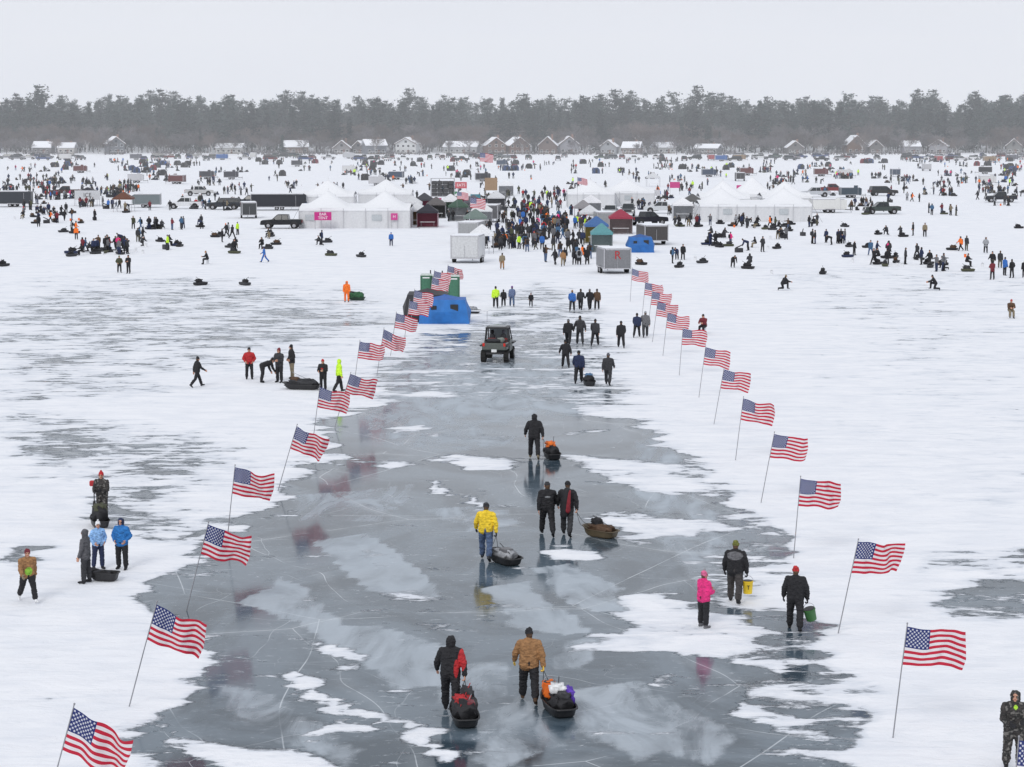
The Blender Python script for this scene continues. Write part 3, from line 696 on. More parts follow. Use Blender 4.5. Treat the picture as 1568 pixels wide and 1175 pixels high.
def portable_toilet(px, py, col=(.04, .13, .08), rz=0., sc=.82):
    x, y = G(px, py); g = B('portable_toilet').part('cabin'); m = M(col, .5)
    g.box((0, 0, 1.15), (1.15, 1.15, 2.2), m, bev=.04); g.part('roof'); g.box((0, 0, 2.3), (1.2, 1.2, .14), M((.5, .56, .53), .5), .8, .8)
    g.part('door'); g.box((0, -.6, 1.1), (.8, .04, 1.9), M(tuple(c*1.3 for c in col), .5)); g.box((0, -.62, 2.02), (.7, .03, .12), WHT); g.part('vent'); g.cyl((.4, .4, 2.3), (.4, .4, 2.7), .06, BLK)
    return g.build((x, y, 0), rz, sc)
def sign(px, py, w_, h_, z, col, txt='', name='banner_sign', tcol=(.8, .8, .8), dy=-.35):
    x, y = G(px, py); g = B(name).part('panel'); g.box((0, 0, z), (w_, .05, h_), M(col, .5))
    g.part('posts')
    for s in (-1, 1): g.cyl((s*w_*.46, .06, 0), (s*w_*.46, .06, z+h_/2), .03, STEEL, seg=6)
    for k, t in enumerate(txt.split('\n')) if txt else (): g.text(t, (0, -.035, z+h_*(.22-.45*k) if '\n' in txt else z), h_*(.48 if '\n' in txt else .6), M(tcol, .5))
    return g.build((x, y+dy, 0))

# left cluster
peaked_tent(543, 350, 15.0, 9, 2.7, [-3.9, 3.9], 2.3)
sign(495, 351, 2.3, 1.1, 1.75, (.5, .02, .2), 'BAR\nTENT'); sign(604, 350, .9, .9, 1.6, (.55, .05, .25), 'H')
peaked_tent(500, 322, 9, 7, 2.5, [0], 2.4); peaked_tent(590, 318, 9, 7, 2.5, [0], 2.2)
pickup(G(432, 350), rad(178), (.015, .017, .02)); trailer(G(381, 334), rad(100), (.04, .045, .05), 4.5, 2.2, 2.0)
trailer(G(425, 322), rad(5), (.02, .022, .03), 8.5, 2.4, 2.3); pickup(G(343, 321), rad(180), (.03, .035, .045), suv=True); pickup(G(283, 320), rad(182), (.72, .73, .75))
trailer(G(227, 318), rad(185), (.16, .19, .2), 4.2, 2.2, 1.9); trailer(G(18, 317), rad(4), (.03, .035, .045), 6.0, 2.4, 2.3); sign(135, 316, 4.4, 1.6, 1.9, (.55, .56, .58), 'ICE', tcol=(.03, .03, .03)); canopy(135, 315, (.02, .02, .03), 4.0)
canopy(190, 324, (.12, .04, .02), 3); pickup(G(305, 300), rad(10), (.5, .5, .5)); pickup(G(100, 300), rad(190), (.06, .02, .02)); pickup(G(385, 316), rad(178), (.02, .03, .05)); pickup(G(448, 316), rad(3), (.05, .05, .055))
# centre
g = B('speaker_wall').part('cabinets')
for i in range(4):
    for j in range(4): g.box((-1.35+i*.9, 0, 2.6+j*.62), (.86, .7, .58), BLK, bev=.03); g.box((-1.35+i*.9, -.37, 2.6+j*.62), (.7, .04, .44), M((.07, .07, .075), .7))
g.part('scaffold')
for s in (-1.9, 1.9):
    g.cyl((s, .4, 0), (s, .4, 5.2), .06, STEEL); g.cyl((s, -.4, 0), (s, -.4, 5.2), .06, STEEL)
for z in (1.0, 2.2, 5.15): g.cyl((-1.9, -.4, z), (1.9, -.4, z), .04, STEEL); g.cyl((-1.9, .4, z), (1.9, .4, z), .04, STEEL)
g.box((0, .3, 1.1), (3.9, 2, .12), BLK); g.build(G(678, 322)+(0,))
LW = (.6, .61, .63)
cols = [(650, 326, (.05, .05, .06), (.3, .04, .1)), (632, 332, LW, None), (668, 334, (.12, .11, .11), (.1, .1, .1)), (690, 328, (.7, .7, .72), (.08, .16, .1)), (702, 338, (.05, .1, .07), LW), (655, 348, (.02, .02, .03), (.35, .1, .15)), (640, 345, LW, (.3, .2, .12)), (710, 318, (.75, .76, .78), (.4, .12, .2)), (725, 330, (.1, .1, .12), LW), (738, 345, (.7, .71, .72), LW), (760, 322, LW, (.2, .2, .22)), (775, 300, (.75, .76, .78), LW)]
for a, b, c, wl in cols: canopy(a, b, c, 2.9, walls=wl, name='vendor_booth')
sign(752, 303, 2.4, 2.4, 2.6, (.3, .2, .12), ''); sign(706, 305, 2.2, 1.2, 2.6, (.5, .1, .12), 'EATS'); sign(700, 318, 1.8, 1.8, 1.8, (.07, .25, .12), ''); sign(664, 322, 2.6, 1.2, 1.4, (.5, .04, .18), 'FOOD'); sign(728, 322, 1.6, 2., 1.6, (.05, .2, .25), '')
trailer(G(716, 402), rad(82), (.62, .63, .64), 3.6, 2.9, 2.4, name='ice_house_trailer')
trailer(G(722, 372), rad(80), (.35, .36, .37), 4.2, 2.4, 2.1); canopy(728, 358, (.15, .2, .18), 3.); trailer(G(752, 340), rad(85), (.1, .1, .11), 4, 2.3, 2.1)
canopy(738, 388, (.72, .73, .75), 2.6)
flag(718, 372, 2, plen=5.4, fw=2.0, fh=1.2, droop=6, seed=60, near=False); flag(735, 312, 0, plen=9, fw=2.6, fh=1.5, droop=8, seed=61, near=False); flag(700, 350, 0, plen=5, fw=1.7, fh=1., droop=8, seed=62, near=False); flag(884, 332, 0, plen=6, fw=1.7, fh=1., droop=8, seed=63, near=False)
hub_shelter(681, 493, (.02, .16, .48), 3.6, 1.9, top=(.03, .12, .4), ln=3.2); hub_shelter(655, 490, (.025, .025, .03), 3.4, 2.2, ln=4.)
portable_toilet(653, 456); portable_toilet(671, 457); portable_toilet(695, 458)
x, y = G(732, 492); g = B('folding_table'); g.box((0, 0, .74), (1.5, .7, .04), WHT, bev=.01)
for sx in (-.65, .65):
    g.cyl((sx, -.3, 0), (sx, .3, .72), .015, STEEL, seg=6); g.cyl((sx, .3, 0), (sx, -.3, .72), .015, STEEL, seg=6)
g.build((x, y, 0)); sled(G(722, 480), 1.2, [('blob', LGREY, (0, 0, .3), (.5, .8, .4))])
# right cluster
trailer(G(940, 418), rad(98), (.2, .205, .22), 3.6, 2.6, 2.0, txt='R'); trailer(G(999, 374), rad(98), (.045, .04, .04), 4.5, 2.8, 1.9); trailer(G(925, 352), rad(95), (.3, .31, .32), 4, 2.3, 2.)
hub_shelter(980, 386, (.02, .13, .4), 3.0, 1.9, ln=2.6, top=(.02, .09, .3)); canopy(913, 372, (.05, .13, .32), 2.8, walls=(.5, .4, .12)); canopy(921, 386, (.10, .28, .30), 2.4, walls=(.4, .46, .46)); canopy(950, 358, (.30, .03, .06), 3.0, walls=(.4, .35, .35)); canopy(903, 350, LW, 2.8)
canopy(893, 340, (.25, .24, .25), 2.6); canopy(905, 330, (.78, .78, .8), 3, walls=LW); canopy(1045, 335, (.78, .78, .8), 3, walls=LW); canopy(1060, 328, (.1, .1, .1), 3)
pickup(G(935, 333), rad(262), (.5, .52, .54)); pickup(G(962, 331), rad(265), (.1, .11, .12)); pickup(G(1013, 327), rad(175), (.6, .62, .64)); pickup(G(992, 345), rad(30), (.02, .02, .03))
sign(933, 311, 2.2, 1.0, 1.9, (.55, .03, .22), 'BAR'); sign(888, 312, 2, 1.0, 2.1, (.5, .03, .2), ''); sign(1033, 298, 2, 1.2, 1.9, (.5, .04, .2), ''); sign(1000, 306, 2.6, 1.1, 1.3, (.5, .5, .52), ''); sign(1133, 306, 1.4, 1.0, 2.2, (.5, .04, .2), '')
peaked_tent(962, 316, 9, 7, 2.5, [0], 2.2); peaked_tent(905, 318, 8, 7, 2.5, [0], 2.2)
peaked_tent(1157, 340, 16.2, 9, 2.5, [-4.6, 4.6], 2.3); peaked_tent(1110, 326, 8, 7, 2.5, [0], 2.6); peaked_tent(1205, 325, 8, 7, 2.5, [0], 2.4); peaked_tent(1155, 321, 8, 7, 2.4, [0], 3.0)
trailer(G(1266, 326), rad(3), (.68, .68, .66), 5., 2.3, 1.8, name='camper_trailer'); pickup(G(1350, 328), rad(185), (.05, .065, .06)); pickup(G(1248, 302), rad(182), (.5, .52, .55)); pickup(G(1532, 310), rad(175), (.02, .022, .03)); trailer(G(1300, 303), rad(2), (.04, .06, .08), 3.5, 2.2, 1.6)
pickup(G(1352, 300), rad(10), (.03, .03, .03), suv=True); canopy(1000, 286, LW, 3); pickup(G(1275, 296), 0, (.2, .03, .03))

# UTV
x, y = G(762, 556); g = B('utility_vehicle').part('chassis'); dk = M((.03, .03, .033), .5); gm = M((.07, .085, .075), .35)
g.box((0, .1, .62), (1.2, 2.6, .3), dk, bev=.05); g.box((0, -.95, .92), (1.42, 1.0, .42), gm, bev=.04); g.box((0, -.95, 1.135), (1.2, .82, .02), BLK)
g.box((0, -1.47, .93), (1.34, .05, .36), M((.10, .11, .10), .35), bev=.02); g.box((0, 1.15, .95), (1.35, .9, .4), gm, .92, .9, bev=.05)
for s in (-1, 1): g.box((s*.72, .25, .85), (.06, 1.15, .6), gm, bev=.02); g.box((s*.7, -.95, .98), (.3, 1.02, .08), dk, bev=.02); g.box((s*.7, 1.1, .95), (.3, .95, .08), dk, bev=.02)
g.part('cab_frame')
for s in (-1, 1):
    g.cyl((s*.70, -.4, 1.0), (s*.62, -.35, 1.88), .035, dk); g.cyl((s*.70, .95, 1.1), (s*.62, .5, 1.88), .035, dk); g.cyl((s*.71, .1, 1.1), (s*.62, .1, 1.88), .03, dk)
g.cyl((-.70, -.4, 1.2), (.70, -.4, 1.2), .03, dk); g.part('roof'); g.box((0, .08, 1.92), (1.36, 1.25, .1), dk, .93, .93, bev=.04); g.box((0, .05, 1.985), (1.0, .8, .03), M((.3, .32, .33), .5))
g.part('windshield'); g.add([(-.62, .93, 1.16), (.62, .93, 1.16), (.56, .52, 1.84), (-.56, .52, 1.84)], [(0, 1, 2, 3)], M((.35, .38, .4), .2))
g.part('seats'); g.box((-.33, -.1, 1.05), (.5, .15, .5), M((.2, .03, .03)), bev=.04); g.box((.33, -.1, 1.05), (.5, .15, .5), M((.2, .02, .02)), bev=.04)
for s in (-.33, .33): g.cap((s, .05, 1.1), .19, (s, .05, 1.38), .17, M(CHAR, .8)); g.cap((s, .08, 1.62), .11, (s, .08, 1.66), .11, M(BLACK if s < 0 else (.1, .1, .12), .8))
g.part('lights'); rl = M((.6, .02, .01), .3)
for s in (-1, 1): g.box((s*.6, -1.5, 1.05), (.12, .03, .18), rl); g.box((s*.5, 1.6, 1.0), (.2, .04, .12), WHT)
g.box((0, -1.53, .55), (.9, .08, .1), dk); g.box((0, -1.5, .7), (.3, .03, .16), WHT)
g.part('wheels')
for s in (-1, 1):
    for yy in (-1.05, 1.15):
        g.cyl((s*.52, yy, .34), (s*.80, yy, .34), .34, RUB, seg=20); g.cyl((s*.80, yy, .34), (s*.815, yy, .34), .19, STEEL, seg=14)
        for k in range(14):
            a = 2*math.pi*k/14; g.box((s*.66, yy+.345*math.cos(a), .34+.345*math.sin(a)), (.26, .05, .05), RUB)
g.part('gear'); g.blob((-.1, -.95, 1.22), (.8, .6, .25), M(CHAR, .8), 4); g.blob((.3, -.8, 1.25), (.4, .4, .3), M((.2, .22, .2), .8), 6)
g.build((x, y+1.5, 0), rad(-8), 1.03)

# ------------------------------------------------------------------ crowd
crowd = bpy.data.objects.new('ice_fishing_crowd', None); COL.objects.link(crowd)
gearroot = bpy.data.objects.new('scattered_fishing_gear', None); COL.objects.link(gearroot)
def proto(g):
    o = g.build(); me = o.data; bpy.data.objects.remove(o); return me
GP = []
for c in (BLACK, CHAR, BLACK, NAVY, CHAR, OLIVE, BLACK, BLACK):
    g = B('gp'); g.box((0, 0, .16), (.6, 1.25, .26), M(c, .6), 1.12, 1.08, bev=.05); g.blob((random.uniform(-.1, .1), .1, .36), (.42, .7, random.uniform(.3, .55)), M(random.choice((BLACK, CHAR, GREY, BROWN, CHAR, BLACK)), .7), random.random()*9, .4)
    g.cyl((.1, -.3, .3), (-.1, .6, .8), .02, BLK, seg=5); GP.append(proto(g))
for c in (WHITE, ORANGE, WHITE, WHITE):
    g = B('gp'); bucket_geo(g, (0, 0, 0), c); GP.append(proto(g))
g = B('gp'); g.box((0, 0, .25), (.5, .9, .5), M(CHAR), bev=.04); g.cap((-.2, -.3, .5), .08, (.2, .4, .9), .06, BLK); GP.append(proto(g))
SHP = []
for c in ((.03, .03, .035), (.16, .02, .03), (.03, .06, .15), (.05, .05, .05), (.02, .02, .02)):
    g = B('gp'); g.prism([(-1.0, 0), (1.0, 0), (.95, 1.1), (.4, 1.65), (-.5, 1.6), (-.95, .9)], -.8, .8, M(c, .7, 0, .2, .5, 3)); g.box((0, -.82, .75), (.6, .03, 1.1), BLK); SHP.append(proto(g))
def scatter(x0, x1, y0, y1, n, clus=.6, low=.15, gear=.35, shel=0.0, face=None):
    k = 0; cx, cy = random.uniform(x0, x1), random.uniform(y0, y1)
    while k < n:
        if random.random() > clus: cx, cy = random.uniform(x0, x1), random.uniform(y0, y1)
        gx, gy = G(cx, cy)
        gx += random.gauss(0, 1.3); gy += random.gauss(0, 2.2)
        isl = random.random() < low
        me = random.choice(LOWP if isl else UP)
        rz = random.uniform(0, 6.28) if face is None or random.random() < .2 else face+random.gauss(0, .4)
        place('person', me, (gx, gy), rz, random.uniform(.93, 1.03) if random.random() > .06 else .72, crowd); k += 1
        if random.random() < gear: place('gear', random.choice(GP), (gx+random.uniform(-1.4, 1.4), gy+random.uniform(-2, 2)), random.uniform(0, 6.28), random.uniform(.85, 1.1), gearroot)
        if random.random() < shel: place('shelter', random.choice(SHP), (gx+random.uniform(-3, 3), gy+3), random.uniform(-.5, .5), 1, gearroot)
scatter(0, 1568, 247, 262, 260, .5, .1, .3, .16)
scatter(0, 1568, 256, 280, 190, .6, .15, .5, .05)
scatter(0, 640, 275, 300, 150, .75); scatter(0, 480, 295, 326, 110, .8, .15)
scatter(20, 340, 328, 388, 36, .78, .3, .8); scatter(340, 480, 350, 400, 4, .3, .3)
scatter(620, 760, 285, 345, 60, .6, .05, .1); scatter(760, 880, 296, 345, 105, .55, .0, .03, 0, 0); scatter(752, 892, 338, 385, 92, .55, .0, .03, 0, 0); scatter(772, 860, 350, 388, 22, .5, 0, 0, 0, 0); scatter(845, 905, 385, 407, 12, .5, 0, 0, 0, 0)
scatter(880, 1100, 262, 330, 90, .65, .1, .2); scatter(1000, 1100, 320, 380, 14, .7, .3, .5)
scatter(1100, 1568, 264, 302, 175, .75, .15); scatter(1240, 1568, 300, 335, 28, .7, .1)
for (a, b, n) in ((1100, 378, 4), (1155, 385, 3), (1190, 352, 4), (1205, 365, 3), (1290, 375, 8), (1320, 392, 3), (1375, 395, 5), (1388, 405, 2), (1435, 412, 3), (1490, 385, 3), (1525, 415, 4), (1560, 430, 4), (1360, 360, 2), (1045, 400, 3), (1150, 412, 2), (1340, 405, 3), (1240, 345, 3), (1130, 345, 5), (1165, 348, 4),
                  (185, 388, 6), (210, 370, 4), (90, 340, 5), (60, 345, 3), (355, 362, 4), (485, 375, 2), (395, 365, 2), (300, 350, 3), (160, 385, 3)):
    gx, gy = G(a, b)
    for k in range(n):
        place('person', random.choice(LOWP if random.random() < .35 else UP), (gx+random.gauss(0, 1.1), gy+random.gauss(0, 3)), random.uniform(0, 6.28), random.uniform(.92, 1.02), crowd)
        if random.random() < .8: place('gear', random.choice(GP), (gx+random.gauss(0, 1.8), gy+random.gauss(0, 4)), random.uniform(0, 6.28), .95, gearroot)
for (a, b) in ((507, 392), (553, 394), (307, 437), (375, 437), (1040, 410), (1422, 405), (1482, 416), (1355, 408), (1145, 412), (1560, 350), (6, 408), (1260, 420), (275, 378)):
    place('gear', random.choice(GP[:8]), G(a, b), random.uniform(0, 6.28), .95, gearroot)
pc = [(.02, .02, .025), (.5, .5, .52), (.7, .71, .72), (.05, .08, .2), (.16, .03, .03), (.1, .11, .12), (.03, .03, .03), (.06, .09, .07), (.2, .2, .22)]
for k in range(130):
    px = random.uniform(-40, 1600)
    if random.random() < .5: px = random.choice((60, 280, 360, 430, 600, 700, 780, 960, 1100, 1250, 1420, 1540))+random.gauss(0, 35)
    pickup(G(px, random.uniform(241, 247)), rad(random.choice((0, 180, 90, 80, 270, 10))), random.choice(pc), name='parked_car' if k % 2 else 'pickup_truck', suv=k % 2 == 1)
for k in range(12): trailer(G(random.uniform(0, 1568), random.uniform(242, 250)), rad(random.choice((0, 5, 90))), ((.35, .03, .04), (.03, .1, .3), (.6, .6, .6), (.25, .17, .1), (.1, .1, .12), (.45, .46, .48))[k % 6], 4, 2.3, 1.9, name='ice_house_trailer')
for k in range(20): trailer(G(random.uniform(0, 1568), random.uniform(254, 285)), rad(random.choice((0, 5, 90, 170))), ((.12, .04, .04), (.04, .06, .1), (.6, .6, .6), (.05, .05, .06), (.5, .5, .52), (.03, .03, .035))[k % 6], 3.2, 2.2, 1.7, name='ice_house_trailer')

# ------------------------------------------------------------------ houses
def house(px, w_, h, rh, col, gable=True, dist=936, snow=1., name='lake_house', chim=True):
    x = (px-CX)*dist/F*1.002; g = B(name).part('walls'); m = M(col, .8, 0, .1, 0, 2); d = 9
    g.box((0, d/2, h/2), (w_, d, h), m); g.part('roof'); rm = SNOWM
    if gable:
        g.prism([(-w_/2, h), (w_/2, h), (0, h+rh)], .01, d-.01, m)
        e = .5
        for s in (-1, 1):
            a = (s*(w_/2+e), h-e*rh/(w_/2)); V = [(a[0], -.6, a[1]), (0, -.6, h+rh), (0, d+.6, h+rh), (a[0], d+.6, a[1])]; V += [(p[0], p[1], p[2]+.45) for p in V]
            g.add(V, [(0, 1, 2, 3), (7, 6, 5, 4), (0, 4, 5, 1), (2, 6, 7, 3), (3, 7, 4, 0)], rm)
        g.part('fascia')
        for s in (-1, 1): g.cyl((s*(w_/2+e), -.66, h-e*rh/(w_/2)-.1), (0, -.66, h+rh-.05), .16, M((.12, .07, .05), .7), seg=5)
    else:
        V = [(-w_/2-.5, -.6, h), (w_/2+.5, -.6, h), (w_/2+.5, d/2, h+rh), (-w_/2-.5, d/2, h+rh), (w_/2+.5, d+.6, h), (-w_/2-.5, d+.6, h)]; V += [(p[0], p[1], p[2]+.3) for p in V]
        g.add(V, [(0, 1, 2, 3), (3, 2, 4, 5), (7, 6, 9, 8), (8, 9, 11, 10), (0, 6, 7, 1), (1, 7, 8, 2), (2, 8, 10, 4), (4, 10, 11, 5), (5, 11, 9, 3), (3, 9, 6, 0)], rm)
    g.part('windows'); n = max(2, int(w_/2.6))
    for fl in range(2 if h > 4.5 else 1):
        for i in range(n):
            xx = -w_/2+w_*(i+.5)/n; z = 1.5+fl*2.7; g.box((xx, -.03, z), (1.4, .06, 1.3), WHT); g.box((xx, -.05, z), (1.15, .08, 1.05), GLASS)
    if gable: g.box((0, -.05, h+rh*.35), (1.2, .08, 1.1), GLASS)
    g.part('door'); g.box((w_*.12, -.06, 1.05), (1., .08, 2.1), M((.15, .06, .04), .6))
    if chim: g.part('chimney'); g.box((w_*.22, d*.6, h+rh*.7), (.9, .9, rh*1.2+.6), M((.25, .15, .12), .9))
    g.part('deck'); g.box((0, -1.2, .35), (w_*.8, 2.2, .2), M((.2, .16, .12), .8)); 
    for i in range(6): g.cyl((-w_*.4+w_*.8*i/5, -2.2, 0), (-w_*.4+w_*.8*i/5, -2.2, 1.3), .07, WHT, seg=5)
    g.cyl((-w_*.4, -2.2, 1.3), (w_*.4, -2.2, 1.3), .06, WHT, seg=5)
    return g.build((x, dist+random.uniform(0, 14), .5), random.uniform(-.45, .45), random.uniform(.85, .98))
HL = [(62, 9, 3, 3, (.2, .19, .2), 0), (100, 8, 3, 2.5, (.5, .48, .46), 0), (180, 8, 5, 3, (.14, .15, .17), 1), (350, 13, 3, 2, (.5, .5, .5), 0), (452, 11, 3, 3, (.18, .13, .11), 0), (524, 8, 3, 3.2, (.25, .24, .25), 1), (548, 7, 3, 3, (.15, .14, .15), 1),
      (578, 10, 4, 2.8, (.16, .17, .2), 0), (622, 11, 5.4, 3, (.6, .61, .62), 1), (704, 17, 3.2, 2.6, (.35, .36, .38), 0), (760, 10, 4.6, 3.6, (.15, .09, .07), 1), (796, 11, 4.6, 4, (.17, .1, .08), 1), (838, 9, 4.5, 4, (.14, .1, .09), 1), (872, 9, 4.5, 3.4, (.3, .3, .33), 1),
      (930, 8, 4, 3, (.3, .31, .33), 1), (965, 9, 3, 3, (.22, .18, .17), 0), (1022, 9, 3, 2.4, (.42, .42, .42), 0), (1080, 12, 2.8, 2, (.2, .2, .21), 0), (1215, 8, 3.6, 3, (.15, .14, .14), 1), (1315, 9, 4.5, 4, (.16, .09, .06), 1), (1345, 7, 4, 3, (.13, .12, .12), 1), (1395, 8, 3.6, 2.6, (.25, .25, .28), 0), (1440, 9, 4, 3, (.3, .3, .33), 1), (1555, 7, 4, 3, (.2, .2, .2), 1)]
for a in HL: house(a[0], a[1], a[2], a[3], a[4], bool(a[5]))

# ------------------------------------------------------------------ distant forest
def tri(V, Fc, c, s, R):
    d1 = Vector((R.gauss(0, 1), R.gauss(0, 1), R.gauss(0, .45))).normalized(); d2 = Vector((R.gauss(0, 1), R.gauss(0, 1), R.gauss(0, .6))).normalized()
    o = len(V); V += [c-d1*s*.5, c+d1*s*.5, c+d2*s*.7]; Fc.append((o, o+1, o+2))
def conifer(seed, Ht, kind):
    R = random.Random(seed); V = []; Fc = []; I = []
    def tube(p, q, r0, r1, mi):
        o = len(V); ax = (q-p).normalized(); t = Vector((1, 0, 0)) if abs(ax.x) < .8 else Vector((0, 1, 0)); u = ax.cross(t).normalized(); v = ax.cross(u)
        for P, rr in ((p, r0), (q, r1)):
            for k in range(4): a = k*math.pi/2; V.append(P+u*math.cos(a)*rr+v*math.sin(a)*rr)
        for k in range(4): Fc.append((o+k, o+(k+1) % 4, o+4+(k+1) % 4, o+4+k)); I.append(mi)
    tube(Vector((0, 0, -1)), Vector((R.gauss(0, .3), 0, Ht*.98)), .35, .06, 1)
    z = Ht*(.1 if kind == 'spruce' else R.uniform(.22, .4))
    while z < Ht:
        t = (z/Ht)
        if kind == 'spruce': rr = (1-t)*Ht*.2+.3
        else: rr = Ht*.17*math.sin(min(1, (1-t)/.7+.10)*math.pi*.68)+.6
        nb = R.randint(4, 7)
        for b in range(nb):
            if kind == 'pine' and R.random() < .15: continue
            a = R.uniform(0, 6.28); ln = rr*R.uniform(.5, 1.25); rise = R.uniform(0., .4) if kind == 'pine' else R.uniform(-.35, -.1)
            e = Vector((math.cos(a)*ln, math.sin(a)*ln, z+rise*ln)); tube(Vector((0, 0, z)), e, .09, .03, 1)
            m = int(6+ln*3.6)
            for k in range(m):
                f = R.uniform(.2, 1.05); c = Vector((0, 0, z)).lerp(e, f)+Vector((R.gauss(0, .4), R.gauss(0, .4), R.gauss(0, .4)))
                tri(V, Fc, c, R.uniform(.7, 1.25), R); I.append(0 if R.random() < .65 else 2)
        z += R.uniform(.7, 1.2) if kind == 'spruce' else R.uniform(.8, 1.5)
    return V, Fc, I
def bare(seed, Ht):
    R = random.Random(seed); V = []; Fc = []; I = []
    def tube(p, q, r0, r1, mi):
        o = len(V); ax = (q-p).normalized(); t = Vector((1, 0, 0)) if abs(ax.x) < .8 else Vector((0, 1, 0)); u = ax.cross(t).normalized(); v = ax.cross(u)
        for P, rr in ((p, r0), (q, r1)):
            for k in range(3): a = k*2.094; V.append(P+u*math.cos(a)*rr+v*math.sin(a)*rr)
        for k in range(3): Fc.append((o+k, o+(k+1) % 3, o+3+(k+1) % 3, o+3+k)); I.append(mi)
    def grow(p, d, ln, r, lv):
        q = p+d*ln; tube(p, q, r, r*.6, 1 if lv < 2 else (0 if R.random() < .5 else 2))
        if lv >= 5: return
        for k in range(R.randint(3, 4) if lv else 5):
            nd = (d+Vector((R.gauss(0, .55), R.gauss(0, .55), R.gauss(.12, .3)))).normalized(); st = p.lerp(q, R.uniform(.35, 1.) if k else 1.)
            grow(st, nd, ln*R.uniform(.58, .8), max(r*.5, .045), lv+1)
    grow(Vector((0, 0, -1)), Vector((0, 0, 1)), Ht*.3, .28, 0)
    return V, Fc, I
def treemesh(geo, mats):
    V, Fc, I = geo; me = bpy.data.meshes.new('tree'); me.from_pydata([tuple(v) for v in V], [], Fc)
    for m in mats: me.materials.append(m)
    me.polygons.foreach_set('material_index', I); me.update(); return me
def plain(name, col):
    m = bpy.data.materials.new(name); m.use_nodes = True; n = m.node_tree.nodes; l = m.node_tree.links; p = n['Principled BSDF']; p.inputs['Roughness'].default_value = .9; p.inputs['Specular IOR Level'].default_value = .2
    oi = n.new('ShaderNodeObjectInfo'); r = n.new('ShaderNodeValToRGB'); l.new(oi.outputs['Random'], r.inputs[0])
    r.color_ramp.elements[0].color = tuple(c*.65 for c in col)+(1,); r.color_ramp.elements[1].color = tuple(c*1.4 for c in col)+(1,); l.new(r.outputs[0], p.inputs['Base Color']); return m
cm = [plain('needles', (.036, .056, .050)), plain('pine_bark', (.07, .065, .065)), plain('needles_frosted', (.062, .08, .08))]
bm = [plain('twigs', (.125, .112, .122)), plain('bark', (.09, .085, .09)), plain('twigs_pale', (.19, .175, .185))]
bm2 = [plain('twigs_brown', (.13, .105, .105)), plain('birch_bark', (.40, .39, .39)), plain('twigs_rust', (.15, .12, .11))]
CON = [treemesh(conifer(k, h, kd), cm) for k, (h, kd) in enumerate(((24, 'pine'), (27, 'pine'), (22, 'pine'), (25, 'pine'), (23, 'pine'), (20, 'spruce'), (23, 'spruce'), (17, 'spruce')))]
BAR = [treemesh(bare(20+k, h), bm if k % 3 else bm2) for k, h in enumerate((19, 21, 17, 20, 15, 18, 19))]
forest = bpy.data.objects.new('distant_forest', None); COL.objects.link(forest)
def gz(y): return max(0, min(1, (y-915)/25))*.6+max(0, (min(y, 1150)-945))*.016
for row, (yy, sp, pcn) in enumerate(((930, 16, .12), (950, 6.5, .12), (960, 4.6, .12), (970, 4.4, .2), (983, 4.4, .3), (998, 4.6, .4), (1018, 4.6, .55), (1040, 4.6, .7), (1066, 4.6, .8), (1095, 4.6, .85), (1125, 4.8, .85))):
    x = -310
    while x < 310:
        x += sp*random.uniform(.5, 1.5); y = yy+random.uniform(-8, 8)
        if yy < 945: y = yy+random.uniform(-4, 4)
        dens = noise.noise(Vector((x*.012, row*.35, 3)))
        big = 1.02+.11*noise.noise(Vector((x*.018, row*.5, 8)))+.05*noise.noise(Vector((x*.08, row*1.5, 2)))
        isc = random.random() < pcn+dens*.5
        me = random.choice(CON) if isc else random.choice(BAR)
        s = random.uniform(.8, 1.0)*big
        if isc and random.random() < .22: s *= random.uniform(.6, .85)
        if isc and yy > 1000 and random.random() < .06: s *= 1.13
        if yy < 965: s *= random.uniform(.55, .85)
        o = place('tree', me, (x, y), random.uniform(0, 6.28), s, forest, gz(y))
        o.scale = (s*random.uniform(1., 1.35), s*random.uniform(1., 1.35), s)
V = []; nx = 500
for j in range(2):
    for i in range(nx+1):
        X = -420+840*i/nx; V.append((X, 1145+j*25, -2 if j == 0 else 20.5+2.*noise.noise(Vector((X*.03, 0, 0)))+1.5*noise.noise(Vector((X*.35, 2, 0)))+1.2*noise.noise(Vector((X*.9, 2, 0)))))
me = bpy.data.meshes.new('wooded_hill'); me.from_pydata(V, [], [(i, i+1, nx+2+i, nx+1+i) for i in range(nx)]); me.materials.append(M((.085, .09, .095), .95, 0, .3, 0, .2)); me.update(); place('wooded_hill', me, (0, 0))
g = B('shoreline_brush'); R = random.Random(5)
for k in range(3000):
    X = R.uniform(-300, 300); Y = R.uniform(926, 962); 
    if noise.noise(Vector((X*.05, 0, 5))) < -.1: continue
    V = []; Fc = []
    for q in range(5):
        d = Vector((R.gauss(0, .5), R.gauss(0, .5), 1)).normalized()*R.uniform(.8, 3.0); s = Vector((R.gauss(0, .2), R.gauss(0, .2), 0)); b = Vector((X, Y, gz(Y)-.1)); o = len(V); V += [b, b+s, b+d]; Fc.append((o, o+1, o+2))
    g.add(V, Fc, bm[k % 3])
g.build()

